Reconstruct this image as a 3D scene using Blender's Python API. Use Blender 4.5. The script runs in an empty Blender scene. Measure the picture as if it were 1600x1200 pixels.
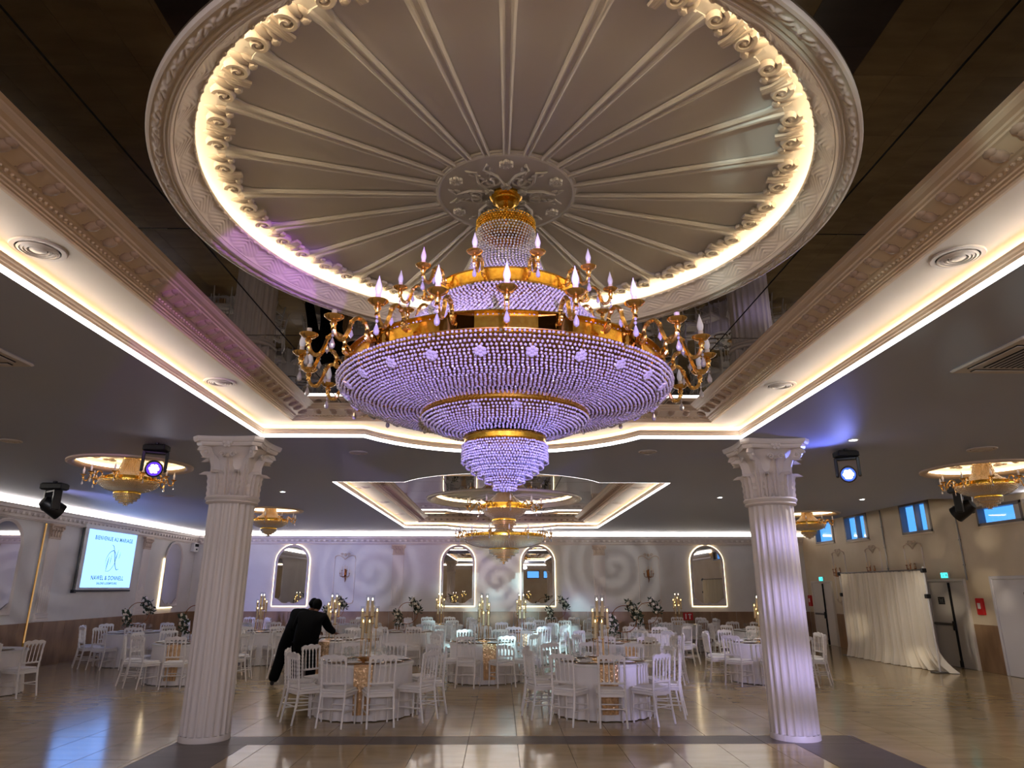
import bpy, math, random
import numpy as np
from math import sin, cos, pi, radians, sqrt, atan2
from mathutils import Vector, Matrix
from mathutils.geometry import tessellate_polygon

random.seed(7)
rng = np.random.default_rng(7)
sc = bpy.context.scene
COL = sc.collection

# ------------------------------------------------------------------ camera
PITCH, YAW, ROLL = radians(16.792), radians(0.897), radians(0.063)
Fv = Vector((sin(YAW)*cos(PITCH), cos(YAW)*cos(PITCH), sin(PITCH)))
Rv = Vector((cos(YAW), -sin(YAW), 0)); Uv = Rv.cross(Fv)
R2 = Rv*cos(ROLL) + Uv*sin(ROLL); U2 = -Rv*sin(ROLL) + Uv*cos(ROLL)
cd = bpy.data.cameras.new('camera'); cam = bpy.data.objects.new('camera', cd); COL.objects.link(cam)
cd.sensor_width = 36; cd.sensor_fit = 'HORIZONTAL'; cd.lens = 1058.08/1600*36
cd.clip_start = 0.05; cd.clip_end = 300
M = Matrix((R2, U2, -Fv)).transposed().to_4x4(); M.translation = Vector((0, 0, 1.85))
cam.matrix_world = M
sc.camera = cam

# ------------------------------------------------------------------ view, world, cycles
sc.view_settings.view_transform = 'Standard'; sc.view_settings.look = 'None'
sc.view_settings.exposure = 0.65; sc.view_settings.gamma = 1.0
sc.view_settings.use_curve_mapping = False
w = bpy.data.worlds.new('dusk_sky'); sc.world = w; w.use_nodes = True
bg = w.node_tree.nodes['Background']; bg.inputs[0].default_value = (0.10, 0.33, 0.85, 1); bg.inputs[1].default_value = 1.6
cy = sc.cycles
cy.max_bounces = 7; cy.diffuse_bounces = 4; cy.glossy_bounces = 4; cy.transmission_bounces = 6; cy.transparent_max_bounces = 24
cy.use_denoising = True; cy.caustics_reflective = False; cy.caustics_refractive = False
cy.sample_clamp_indirect = 4.0; cy.sample_clamp_direct = 0.0
cy.use_adaptive_sampling = False
try: cy.use_light_tree = True
except Exception: pass

def aim(o, d):
    o.rotation_euler = Vector(d).to_track_quat('-Z', 'Y').to_euler()

def spot(name, loc, to, color, power, angle, blend=0.3, radius=0.05, gobo=None):
    ld = bpy.data.lights.new(name, 'SPOT'); ld.energy = power; ld.color = color
    ld.spot_size = radians(angle); ld.spot_blend = blend; ld.shadow_soft_size = radius
    o = bpy.data.objects.new(name, ld); COL.objects.link(o); o.location = loc
    aim(o, Vector(to)-Vector(loc))
    if gobo:
        ld.use_nodes = True; nt = ld.node_tree
        em = nt.nodes['Emission']
        tc = nt.nodes.new('ShaderNodeTexCoord')
        gobo(nt, tc, em, math.tan(radians(angle)/2))
    return o

def mnode(nt, op, a, b=None):
    n = nt.nodes.new('ShaderNodeMath'); n.operation = op
    for i, v in enumerate((a, b)):
        if v is None: continue
        if isinstance(v, (int, float)): n.inputs[i].default_value = v
        else: nt.links.new(v, n.inputs[i])
    return n.outputs[0]

def gobo_swirl(nt, tc, em, t):
    sx = nt.nodes.new('ShaderNodeSeparateXYZ'); nt.links.new(tc.outputs['Normal'], sx.inputs[0])
    x = mnode(nt, 'DIVIDE', sx.outputs[0], sx.outputs[2]); y = mnode(nt, 'DIVIDE', sx.outputs[1], sx.outputs[2])
    r = mnode(nt, 'SQRT', mnode(nt, 'ADD', mnode(nt, 'MULTIPLY', x, x), mnode(nt, 'MULTIPLY', y, y)))
    a = mnode(nt, 'ARCTAN2', y, x)
    ph = mnode(nt, 'ADD', mnode(nt, 'MULTIPLY', r, 22.0/t), a)
    s = mnode(nt, 'SINE', ph)
    s = mnode(nt, 'ADD', mnode(nt, 'MULTIPLY', s, 0.5), 0.5)
    nt.links.new(mnode(nt, 'ADD', mnode(nt, 'MULTIPLY', s, 0.8), 0.2), em.inputs['Strength'])

def gobo_dots(nt, tc, em, t):
    sx = nt.nodes.new('ShaderNodeSeparateXYZ'); nt.links.new(tc.outputs['Normal'], sx.inputs[0])
    x = mnode(nt, 'DIVIDE', sx.outputs[0], sx.outputs[2]); y = mnode(nt, 'DIVIDE', sx.outputs[1], sx.outputs[2])
    cb = nt.nodes.new('ShaderNodeCombineXYZ'); nt.links.new(x, cb.inputs[0]); nt.links.new(y, cb.inputs[1])
    vo = nt.nodes.new('ShaderNodeTexVoronoi'); vo.inputs['Scale'].default_value = 3.0/t
    nt.links.new(cb.outputs[0], vo.inputs['Vector'])
    mr = nt.nodes.new('ShaderNodeMapRange'); mr.inputs[1].default_value = 0.25; mr.inputs[2].default_value = 0.5
    mr.inputs[3].default_value = 1.5; mr.inputs[4].default_value = 0.15
    nt.links.new(vo.outputs['Distance'], mr.inputs[0]); nt.links.new(mr.outputs[0], em.inputs['Strength'])

def gobo_lines(nt, tc, em, t):
    sx = nt.nodes.new('ShaderNodeSeparateXYZ'); nt.links.new(tc.outputs['Normal'], sx.inputs[0])
    x = mnode(nt, 'DIVIDE', sx.outputs[0], sx.outputs[2]); y = mnode(nt, 'DIVIDE', sx.outputs[1], sx.outputs[2])
    s = mnode(nt, 'SINE', mnode(nt, 'ADD', mnode(nt, 'MULTIPLY', y, 14.0/t), mnode(nt, 'MULTIPLY', x, 2.0/t)))
    nt.links.new(mnode(nt, 'ADD', mnode(nt, 'MULTIPLY', s, 0.5), 0.6), em.inputs['Strength'])

# stage lamps of the hall: moving heads and washes (fixtures seen in the picture are modelled below)
VIO = (0.50, 0.36, 1.0); BLU = (0.16, 0.22, 1.0)
spot('violet_wash', (0.7, -3.6, 1.9), (0.02, 3.97, 2.86), VIO, 3300, 17, 0.5, 0.06)
spot('blue_wash', (1.6, 0.2, 1.3), (0.05, 3.9, 2.5), BLU, 330, 12, 0.5, 0.05)
spot('violet_beam', (2.4, -1.0, 3.2), (-2.75, 6.0, 4.08), (0.5, 0.12, 0.9), 700, 8.5, 0.06, 0.02)
spot('blue_ceiling_wash', (-8.6, 12.6, 2.4), (-8.2, 20.2, 3.86), (0.15, 0.2, 1.0), 130, 50, 0.9, 0.1)
spot('lilac_column_wash', (5.6, -3.0, 3.2), (3.83, 9.66, 1.0), (0.5, 0.46, 1.0), 3000, 17, 0.4, 0.05, gobo_lines)
spot('swirl_projector', (3.6, 13.0, 3.7), (-0.1, 25.9, 2.15), (1.0, 0.97, 0.9), 1000, 13, 0.15, 0.02, gobo_swirl)
spot('swirl_projector', (-1.5, 3.0, 3.3), (-4.7, 25.9, 2.4), (0.78, 0.82, 1.0), 1700, 10, 0.2, 0.02, gobo_swirl)
spot('swirl_projector', (2.0, 3.0, 3.3), (4.2, 25.9, 2.6), (0.95, 0.95, 0.95), 1300, 10, 0.2, 0.02, gobo_swirl)
spot('lavender_wall_wash', (-9.7, 12.6, 3.6), (-7.6, 25.9, 2.3), (0.45, 0.45, 1.0), 1500, 30, 0.6, 0.05)
spot('swirl_projector', (-2.5, 4.0, 3.3), (-11.2, 18.4, 2.2), (0.86, 0.9, 1.0), 700, 14, 0.2, 0.02, gobo_swirl)
spot('cyan_pattern_projector', (0.4, 7.5, 3.6), (0.3, 20.6, 0.7), (0.55, 0.92, 1.0), 4200, 24, 0.7, 0.02, gobo_dots)
spot('amber_pattern_projector', (3.0, 6.0, 3.0), (11.3, 18.8, 1.9), (1.0, 0.86, 0.66), 700, 20, 0.5, 0.02, gobo_dots)
spot('rainbow_pattern_projector', (-1.0, -2.0, 2.3), (2.75, 4.7, 4.1), (0.8, 1.0, 0.85), 260, 19, 0.4, 0.01, gobo_dots)
# unseen wide fill spots, added behind the photographer to lift the hall
for x, c in ((-6.0, (0.74, 0.74, 1.0)), (-2.0, (0.82, 0.80, 1.0)), (2.0, (0.82, 0.80, 1.0)), (6.0, (0.74, 0.74, 1.0))):
    spot('rear_fill', (x, -6.0, 3.5), (x*0.8, 13.0, 1.0), c, 290, 80, 0.8, 0.12)
for x in (-8.5, -5.2, 5.2, 8.5):
    for y in (-4.5, 0.5): spot('overhead_fill', (x, y, 3.82), (x, y, 0), (0.96, 0.92, 0.95), 110, 120, 0.7, 0.05)  # unseen overhead fill without fittings, added to raise the ambient light

# ------------------------------------------------------------------ materials
def lin(c):
    return tuple((v/12.92 if v <= 0.04045 else ((v+0.055)/1.055)**2.4) for v in c)
def rgb(r, g, b): return lin((r/255, g/255, b/255)) + (1,)

def mat(name, color, rough=0.5, metal=0.0, spec=0.5, coat=0.0, emit=None, estr=0, alpha=1, trans=0, ior=1.45, noise=None, bump=None):
    m = bpy.data.materials.new(name); m.use_nodes = True; nt = m.node_tree
    b = nt.nodes['Principled BSDF']
    b.inputs['Base Color'].default_value = color; b.inputs['Roughness'].default_value = rough
    b.inputs['Metallic'].default_value = metal; b.inputs['Specular IOR Level'].default_value = spec
    b.inputs['Coat Weight'].default_value = coat; b.inputs['Transmission Weight'].default_value = trans
    b.inputs['IOR'].default_value = ior; b.inputs['Alpha'].default_value = alpha
    if emit: b.inputs['Emission Color'].default_value = emit; b.inputs['Emission Strength'].default_value = estr
    if noise or bump:
        tc = nt.nodes.new('ShaderNodeTexCoord')
    if noise:   # (scale, color2, stretch xyz)
        scale, c2, st = noise
        mp = nt.nodes.new('ShaderNodeMapping'); mp.inputs['Scale'].default_value = st
        nt.links.new(tc.outputs['Object'], mp.inputs[0])
        n = nt.nodes.new('ShaderNodeTexNoise'); n.inputs['Scale'].default_value = scale; n.inputs['Detail'].default_value = 5
        nt.links.new(mp.outputs[0], n.inputs['Vector'])
        r = nt.nodes.new('ShaderNodeValToRGB'); r.color_ramp.elements[0].position = 0.35; r.color_ramp.elements[1].position = 0.68
        r.color_ramp.elements[0].color = color; r.color_ramp.elements[1].color = c2
        nt.links.new(n.outputs[0], r.inputs[0]); nt.links.new(r.outputs[0], b.inputs['Base Color'])
    if bump:
        scale, strength = bump
        n2 = nt.nodes.new('ShaderNodeTexNoise'); n2.inputs['Scale'].default_value = scale; n2.inputs['Detail'].default_value = 4
        nt.links.new(tc.outputs['Object'], n2.inputs['Vector'])
        bp = nt.nodes.new('ShaderNodeBump'); bp.inputs['Strength'].default_value = strength; bp.inputs['Distance'].default_value = 0.01
        nt.links.new(n2.outputs[0], bp.inputs['Height']); nt.links.new(bp.outputs[0], b.inputs['Normal'])
    return m

def emat(name, color, strength):
    m = bpy.data.materials.new(name); m.use_nodes = True; nt = m.node_tree
    nt.nodes.remove(nt.nodes['Principled BSDF'])
    e = nt.nodes.new('ShaderNodeEmission'); e.inputs[0].default_value = color; e.inputs[1].default_value = strength
    nt.links.new(e.outputs[0], nt.nodes['Material Output'].inputs[0]); return m

WARM = (1.0, 0.83, 0.58, 1); WHITEWARM = (1.0, 0.95, 0.92, 1)
MT = {}
MT['ceiling'] = mat('ceiling_paint', rgb(180, 186, 206), 0.55, bump=(3, 0.03))
MT['wall'] = mat('wall_plaster', rgb(232, 227, 220), 0.6, noise=(1.2, rgb(222, 216, 208), (1, 1, 1)), bump=(25, 0.05))
MT['wall_tan'] = mat('wall_tan_plaster', rgb(226, 210, 184), 0.6, noise=(0.9, rgb(214, 196, 166), (1, 1, 1)), bump=(20, 0.08))
MT['plaster'] = mat('ornament_plaster', rgb(226, 214, 204), 0.42)
MT['plaster_rose'] = mat('cornice_plaster', rgb(214, 190, 166), 0.45)
MT['plaster_brown'] = mat('cornice_bracket_plaster', rgb(172, 146, 128), 0.45)
MT['soffit'] = mat('soffit_paint', rgb(220, 212, 204), 0.6)
MT['fan'] = mat('fan_paint', rgb(236, 232, 230), 0.55)
MT['gold'] = mat('polished_gold', rgb(246, 200, 84), 0.2, metal=1.0, noise=(60, rgb(226, 172, 56), (1, 1, 1)))
MT['brass'] = mat('rose_brass', rgb(240, 196, 120), 0.2, metal=1.0)
MT['darkgold'] = mat('old_gold', rgb(150, 112, 58), 0.4, metal=1.0)
MT['smoked'] = mat('smoked_mirror', (0.145, 0.122, 0.092, 1), 0.012, metal=1.0)
MT['mirror'] = mat('wall_mirror', (0.62, 0.60, 0.56, 1), 0.008, metal=1.0)
MT['black'] = mat('black_plastic', rgb(16, 16, 18), 0.4)
MT['backing'] = mat('seam_black', rgb(5, 5, 5), 0.9)
MT['column'] = mat('column_paint', rgb(222, 212, 206), 0.4)
MT['tile'] = mat('beige_floor_tile', rgb(186, 162, 120), 0.15, spec=0.5, noise=(1.6, rgb(172, 146, 112), (0.6, 2.5, 1)))
MT['tile_dark'] = mat('dark_band_tile', rgb(96, 84, 80), 0.32, spec=0.5, noise=(2.5, rgb(78, 68, 64), (1, 2, 1)))
MT['grout'] = mat('grout', rgb(96, 80, 62), 0.8)
MT['marble'] = mat('wainscot_marble', rgb(162, 130, 100), 0.3, noise=(2.2, rgb(132, 102, 76), (1.5, 1.5, 0.5)))
MT['chair'] = mat('white_chair_lacquer', rgb(232, 226, 222), 0.3)
MT['cushion'] = mat('white_seat_cushion', rgb(236, 230, 226), 0.6)
MT['cloth'] = mat('white_tablecloth', rgb(232, 226, 224), 0.8, bump=(40, 0.1))
MT['drape'] = mat('ivory_drape', rgb(238, 228, 208), 0.75, bump=(30, 0.1))
MT['sequin'] = mat('gold_sequin', rgb(228, 190, 146), 0.28, metal=0.6)
MT['porcelain'] = mat('porcelain', rgb(240, 238, 234), 0.2)
MT['goldrim'] = mat('gold_charger', rgb(214, 168, 110), 0.25, metal=0.8)
MT['candle'] = mat('ivory_candle', rgb(240, 214, 170), 0.5)
MT['flame'] = emat('led_flame', (1.0, 0.58, 0.16, 1), 9)
MT['flame_white'] = emat('led_flame_white', (1.0, 0.82, 0.6, 1), 9)
MT['green'] = mat('green_foliage', rgb(34, 46, 30), 0.6, noise=(20, rgb(58, 70, 42), (1, 1, 1)))
MT['petal'] = mat('cream_petals', rgb(236, 226, 204), 0.6)
MT['suit'] = mat('black_suit_cloth', rgb(5, 5, 6), 0.9, spec=0.15)
MT['skin'] = mat('brown_skin', rgb(120, 78, 56), 0.55)
MT['hair'] = mat('black_hair', rgb(4, 4, 4), 0.8, spec=0.15)
MT['bulb'] = mat('frosted_bulb', rgb(244, 240, 244), 0.25)
MT['sleeve'] = mat('candle_sleeve', rgb(226, 206, 190), 0.4)
MT['white'] = mat('white_paint', rgb(226, 222, 216), 0.45)
MT['door'] = mat('door_white', rgb(222, 214, 204), 0.45)
MT['door_cool'] = mat('door_pale', rgb(218, 214, 216), 0.45)
MT['grey'] = mat('grey_metal', rgb(120, 116, 112), 0.4, metal=0.6)
MT['ac'] = mat('ac_white_plastic', rgb(206, 196, 190), 0.45)
MT['dark'] = mat('dark_slot', rgb(14, 12, 12), 0.8)
MT['red'] = mat('fire_red', rgb(196, 30, 34), 0.4)
MT['liner'] = mat('glow_liner', rgb(206, 160, 84), 0.32, metal=0.55)  # layer behind the beads, its gold tone stands in for their lit glow
MT['bronze'] = mat('sconce_bronze', rgb(150, 92, 48), 0.35, metal=1.0)
MT['winframe'] = mat('window_frame_grey', rgb(128, 118, 112), 0.45)
MT['led'] = emat('led_strip', WHITEWARM, 7.0)
MT['led_hidden'] = emat('led_cove_warm', (1.0, 0.76, 0.44, 1), 30.0)
MT['led_dome'] = emat('led_dome_warm', (1.0, 0.78, 0.45, 1), 11.0)
MT['led_small'] = emat('led_small_cove', (1.0, 0.72, 0.40, 1), 13.0)
MT['led_mirror'] = emat('led_mirror', (1.0, 0.78, 0.46, 1), 5.5)
MT['led_perimeter'] = emat('led_perimeter', (1.0, 0.92, 0.84, 1), 12.0)
MT['downlight'] = emat('downlight_lens', (0.9, 0.95, 1.0, 1), 30)
MT['lens_violet'] = emat('lens_violet', (0.10, 0.03, 0.75, 1), 1.2)
MT['lens_blue'] = emat('lens_blue', (0.05, 0.12, 1.0, 1), 1.6)
MT['lens_core'] = emat('lens_core', (0.9, 0.9, 1.0, 1), 12)
MT['exit'] = emat('exit_sign_glow', (0.05, 0.75, 0.72, 1), 1.6)
MT['screen'] = emat('projected_screen', (0.34, 0.70, 1.75, 1), 1.1)
MT['ink'] = emat('screen_ink', (0.03, 0.07, 0.13, 1), 1.0)

def crystal_mat(name, tint, d=0.42):
    m = bpy.data.materials.new(name); m.use_nodes = True; nt = m.node_tree
    nt.nodes.remove(nt.nodes['Principled BSDF'])
    df = nt.nodes.new('ShaderNodeBsdfDiffuse'); df.inputs[0].default_value = tint
    gl = nt.nodes.new('ShaderNodeBsdfGlossy'); gl.inputs[0].default_value = (0.95, 0.95, 0.95, 1); gl.inputs['Roughness'].default_value = 0.04
    mx = nt.nodes.new('ShaderNodeMixShader'); mx.inputs[0].default_value = 1-d
    nt.links.new(df.outputs[0], mx.inputs[1]); nt.links.new(gl.outputs[0], mx.inputs[2])
    nt.links.new(mx.outputs[0], nt.nodes['Material Output'].inputs[0]); return m
MT['crystal'] = crystal_mat('crystal_beads', rgb(232, 226, 236), 0.40)
MT['crystal_warm'] = crystal_mat('warm_crystal_beads', rgb(255, 240, 210), 0.34)
MT['crystal_tip'] = crystal_mat('tip_crystals', rgb(226, 222, 238), 0.55)

def glass_mat(name, tint, fac=0.12):
    m = bpy.data.materials.new(name); m.use_nodes = True; nt = m.node_tree
    nt.nodes.remove(nt.nodes['Principled BSDF'])
    tr = nt.nodes.new('ShaderNodeBsdfTransparent'); tr.inputs[0].default_value = tint
    gl = nt.nodes.new('ShaderNodeBsdfGlossy'); gl.inputs['Roughness'].default_value = 0.03
    fr = nt.nodes.new('ShaderNodeLayerWeight'); fr.inputs[0].default_value = 0.5
    pw = nt.nodes.new('ShaderNodeMath'); pw.operation = 'POWER'; pw.inputs[1].default_value = 4.0; nt.links.new(fr.outputs['Facing'], pw.inputs[0])
    ml = nt.nodes.new('ShaderNodeMath'); ml.operation = 'MULTIPLY'; ml.inputs[1].default_value = 0.6; nt.links.new(pw.outputs[0], ml.inputs[0])
    ad = nt.nodes.new('ShaderNodeMath'); ad.operation = 'ADD'; ad.inputs[1].default_value = fac
    nt.links.new(ml.outputs[0], ad.inputs[0])
    mx = nt.nodes.new('ShaderNodeMixShader'); nt.links.new(ad.outputs[0], mx.inputs[0])
    nt.links.new(tr.outputs[0], mx.inputs[1]); nt.links.new(gl.outputs[0], mx.inputs[2])
    nt.links.new(mx.outputs[0], nt.nodes['Material Output'].inputs[0]); return m
MT['glass'] = glass_mat('clear_glass', (0.97, 0.98, 0.98, 1), 0.02)
MT['pane'] = glass_mat('window_pane_glass', (0.75, 0.85, 0.92, 1), 0.05)

# ------------------------------------------------------------------ object helpers
def add(name, me, parent=None, loc=None, rot=None):
    o = bpy.data.objects.new(name, me); COL.objects.link(o)
    if parent: o.parent = parent
    if loc is not None: o.location = loc
    if rot is not None: o.rotation_euler = rot
    return o
def tag(o, label=None, cat=None, group=None, kind=None):
    if label: o['label'] = label
    if cat: o['category'] = cat
    if group: o['group'] = group
    if kind: o['kind'] = kind
    return o
def empty(name, loc, rz=0, label=None, cat=None, group=None, kind=None):
    o = bpy.data.objects.new(name, None); COL.objects.link(o); o.empty_display_size = 0.05
    o.location = loc; o.rotation_euler = (0, 0, rz)
    return tag(o, label, cat, group, kind)
def copy_tree(o, parent=None):
    c = o.copy(); COL.objects.link(c)
    if parent: c.parent = parent
    for ch in list(o.children): copy_tree(ch, c)
    return c

class MB:
    def __init__(s): s.v = []; s.f = []; s.smooth = False
    def box(s, x0, y0, z0, x1, y1, z1, bev=0.0):
        n = len(s.v)
        if bev <= 0:
            s.v += [(x0,y0,z0),(x1,y0,z0),(x1,y1,z0),(x0,y1,z0),(x0,y0,z1),(x1,y0,z1),(x1,y1,z1),(x0,y1,z1)]
            s.f += [(n,n+3,n+2,n+1),(n+4,n+5,n+6,n+7),(n,n+1,n+5,n+4),(n+1,n+2,n+6,n+5),(n+2,n+3,n+7,n+6),(n+3,n,n+4,n+7)]
        else:
            b = bev; rings = []
            for (z, i) in ((z0, b), (z0+b, 0), (z1-b, 0), (z1, b)):
                k = len(s.v); c = b*0.6
                xa, ya, xb, yb = x0+i, y0+i, x1-i, y1-i
                s.v += [(xa+c,ya,z),(xb-c,ya,z),(xb,ya+c,z),(xb,yb-c,z),(xb-c,yb,z),(xa+c,yb,z),(xa,yb-c,z),(xa,ya+c,z)]
                rings.append(k)
            for a, c2 in zip(rings, rings[1:]):
                for i in range(8): s.f.append((a+i, a+(i+1)%8, c2+(i+1)%8, c2+i))
            s.f.append(tuple(rings[0]+i for i in range(7, -1, -1))); s.f.append(tuple(rings[-1]+i for i in range(8)))
        return s
    def lathe(s, prof, seg=24, c=(0, 0, 0), a0=0.0, a1=2*pi, fl=None):
        full = abs(a1-a0-2*pi) < 1e-6; n = len(s.v); m = seg if full else seg+1
        for (r, z) in prof:
            for i in range(m):
                a = a0+(a1-a0)*i/seg; rr = r if not fl else fl(r, a, z)
                s.v.append((c[0]+rr*cos(a), c[1]+rr*sin(a), c[2]+z))
        for j in range(len(prof)-1):
            for i in range(seg):
                i2 = (i+1) % m
                s.f.append((n+j*m+i, n+j*m+i2, n+(j+1)*m+i2, n+(j+1)*m+i))
        return s
    def disc(s, r, z, seg=24, c=(0, 0), up=True):
        n = len(s.v)
        for i in range(seg): s.v.append((c[0]+r*cos(2*pi*i/seg), c[1]+r*sin(2*pi*i/seg), z))
        t = tuple(range(n, n+seg)); s.f.append(t if up else t[::-1]); return s
    def tube(s, path, rad, seg=6, caps=True, flat=1.0):
        P = [Vector(p) for p in path]; n = len(s.v)
        if not hasattr(rad, '__len__'): rad = [rad]*len(P)
        up = None
        for k, p in enumerate(P):
            t = (P[min(k+1, len(P)-1)]-P[max(k-1, 0)])
            if t.length < 1e-9: t = Vector((0, 0, 1))
            t.normalize()
            if up is None:
                up = Vector((0, 0, 1)) if abs(t.z) < 0.9 else Vector((1, 0, 0))
            a = t.cross(up)
            if a.length < 1e-6: a = t.orthogonal()
            a.normalize(); b = a.cross(t); up = b
            for i in range(seg):
                q = 2*pi*i/seg
                s.v.append(tuple(p + a*(rad[k]*cos(q)) + b*(rad[k]*flat*sin(q))))
        for k in range(len(P)-1):
            for i in range(seg):
                s.f.append((n+k*seg+i, n+k*seg+(i+1) % seg, n+(k+1)*seg+(i+1) % seg, n+(k+1)*seg+i))
        if caps:
            s.f.append(tuple(n+i for i in range(seg-1, -1, -1))); e = n+(len(P)-1)*seg
            s.f.append(tuple(e+i for i in range(seg)))
        return s
    def poly(s, outer, holes, z, up=True):
        loops = [[Vector((p[0], p[1], 0)) for p in l] for l in [outer]+holes]
        tris = tessellate_polygon(loops); n = len(s.v)
        pts = [p for l in loops for p in l]
        s.v += [(p.x, p.y, z) for p in pts]
        for t in tris:
            a, b, c = (pts[i] for i in t)
            ccw = (b-a).cross(c-a).z > 0
            t = tuple(n+i for i in t)
            s.f.append(t if ccw == up else t[::-1])
        return s
    def sweep(s, path, prof, closed=True):
        """path: 2D points, interior on the left; prof: (offset to the left, z)"""
        n0 = len(s.v); N = len(path); nr = []
        for i in range(N):
            p = Vector(path[i]).to_2d()
            a = Vector(path[i-1]).to_2d() if (closed or i > 0) else None
            b = Vector(path[(i+1) % N]).to_2d() if (closed or i < N-1) else None
            d1 = (p-a).normalized() if a is not None else None
            d2 = (b-p).normalized() if b is not None else None
            d1 = d1 or d2; d2 = d2 or d1
            n1 = Vector((-d1.y, d1.x)); n2 = Vector((-d2.y, d2.x)); m = n1+n2
            m = m/max(1e-6, m.length_squared)*2
            nr.append((p, m))
        for (o, z) in prof:
            for p, m in nr: s.v.append((p.x+m.x*o, p.y+m.y*o, z))
        K = N if closed else N-1
        for j in range(len(prof)-1):
            for i in range(K):
                i2 = (i+1) % N
                s.f.append((n0+j*N+i, n0+j*N+i2, n0+(j+1)*N+i2, n0+(j+1)*N+i))
        return s
    def blob(s, c, rx, ry, rz, seg=8, rings=5):
        n = len(s.v)
        s.v.append((c[0], c[1], c[2]-rz))
        for j in range(1, rings):
            ph = -pi/2+pi*j/rings
            for i in range(seg):
                a = 2*pi*i/seg
                s.v.append((c[0]+rx*cos(ph)*cos(a), c[1]+ry*cos(ph)*sin(a), c[2]+rz*sin(ph)))
        s.v.append((c[0], c[1], c[2]+rz)); e = len(s.v)-1
        for i in range(seg):
            s.f.append((n, n+1+(i+1) % seg, n+1+i)); k = n+1+(rings-2)*seg
            s.f.append((e, k+i, k+(i+1) % seg))
        for j in range(rings-2):
            for i in range(seg):
                a = n+1+j*seg
                s.f.append((a+i, a+(i+1) % seg, a+seg+(i+1) % seg, a+seg+i))
        return s
    def xf(s, Mx, start=0):
        s.v[start:] = [tuple(Mx @ Vector(p)) for p in s.v[start:]]; return s
    def mesh(s, name, m, smooth=None):
        me = bpy.data.meshes.new(name); me.from_pydata(s.v, [], s.f); me.materials.append(m)
        if smooth if smooth is not None else s.smooth:
            me.polygons.foreach_set('use_smooth', [True]*len(me.polygons))
            try: me.set_sharp_from_angle(angle=radians(40))
            except Exception: pass
        me.update(); return me
    def obj(s, name, m, parent=None, loc=None, rot=None, smooth=None):
        return add(name, s.mesh(name, MT[m] if isinstance(m, str) else m, smooth), parent, loc, rot)

def np_mesh(name, V, Fc, m):
    me = bpy.data.meshes.new(name); nv, nf = len(V), len(Fc); k = Fc.shape[1]
    me.vertices.add(nv); me.vertices.foreach_set('co', V.astype(np.float32).ravel())
    me.loops.add(nf*k); me.loops.foreach_set('vertex_index', Fc.astype(np.int32).ravel())
    me.polygons.add(nf); me.polygons.foreach_set('loop_start', np.arange(0, nf*k, k, dtype=np.int32))
    me.polygons.foreach_set('loop_total', np.full(nf, k, dtype=np.int32))
    me.materials.append(m); me.update(calc_edges=True); return me

OCT_V = np.array([(1,0,0),(-1,0,0),(0,1,0),(0,-1,0),(0,0,1),(0,0,-1)], float)
OCT_F = np.array([(0,2,4),(2,1,4),(1,3,4),(3,0,4),(2,0,5),(1,2,5),(3,1,5),(0,3,5)])
ph_ = (1+5**.5)/2
ICO_V = np.array([(-1,ph_,0),(1,ph_,0),(-1,-ph_,0),(1,-ph_,0),(0,-1,ph_),(0,1,ph_),(0,-1,-ph_),(0,1,-ph_),(ph_,0,-1),(ph_,0,1),(-ph_,0,-1),(-ph_,0,1)])/sqrt(1+ph_*ph_)
ICO_F = np.array([(0,11,5),(0,5,1),(0,1,7),(0,7,10),(0,10,11),(1,5,9),(5,11,4),(11,10,2),(10,7,6),(7,1,8),(3,9,4),(3,4,2),(3,2,6),(3,6,8),(3,8,9),(4,9,5),(2,4,11),(6,2,10),(8,6,7),(9,8,1)])
def bead_mesh(name, C, r, m, ico=False):
    C = np.asarray(C, float); n = len(C)
    BV, BF = (ICO_V, ICO_F) if ico else (OCT_V, OCT_F)
    q = rng.normal(size=(n, 4)); q /= np.linalg.norm(q, axis=1, keepdims=True)
    a, b, c, d = q.T
    R = np.stack([np.stack([1-2*(c*c+d*d), 2*(b*c-a*d), 2*(b*d+a*c)], -1), np.stack([2*(b*c+a*d), 1-2*(b*b+d*d), 2*(c*d-a*b)], -1), np.stack([2*(b*d-a*c), 2*(c*d+a*b), 1-2*(b*b+c*c)], -1)], 1)
    V = np.einsum('nij,kj->nki', R, BV)*(np.asarray(r).reshape(-1, 1, 1) if hasattr(r, '__len__') else r) + C[:, None, :]
    Fc = BF[None] + (np.arange(n)*len(BV))[:, None, None]
    return np_mesh(name, V.reshape(-1, 3), Fc.reshape(-1, 3), m)
def resample(prof, step):
    out = [np.array(prof[0], float)]; P = [np.array(p, float) for p in prof]
    L = [0]
    for a, b in zip(P, P[1:]): L.append(L[-1]+np.linalg.norm(b-a))
    n = max(2, int(round(L[-1]/step))+1)
    return [(np.interp(t, L, [p[0] for p in P]), np.interp(t, L, [p[1] for p in P])) for t in np.linspace(0, L[-1], n)]
def smooth_prof(ctrl, n=24):
    """Catmull-Rom through control points"""
    P = [Vector((*p,)) for p in ctrl]; P = [P[0]*2-P[1]]+P+[P[-1]*2-P[-2]]; out = []
    seg = len(P)-3; per = max(2, n//seg)
    for i in range(seg):
        a, b, c, d = P[i:i+4]
        for k in range(per):
            t = k/per
            out.append(tuple(0.5*((2*b)+(c-a)*t+(2*a-5*b+4*c-d)*t*t+(3*b-a-3*c+d)*t**3)))
    out.append(tuple(P[-2])); return out
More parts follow.
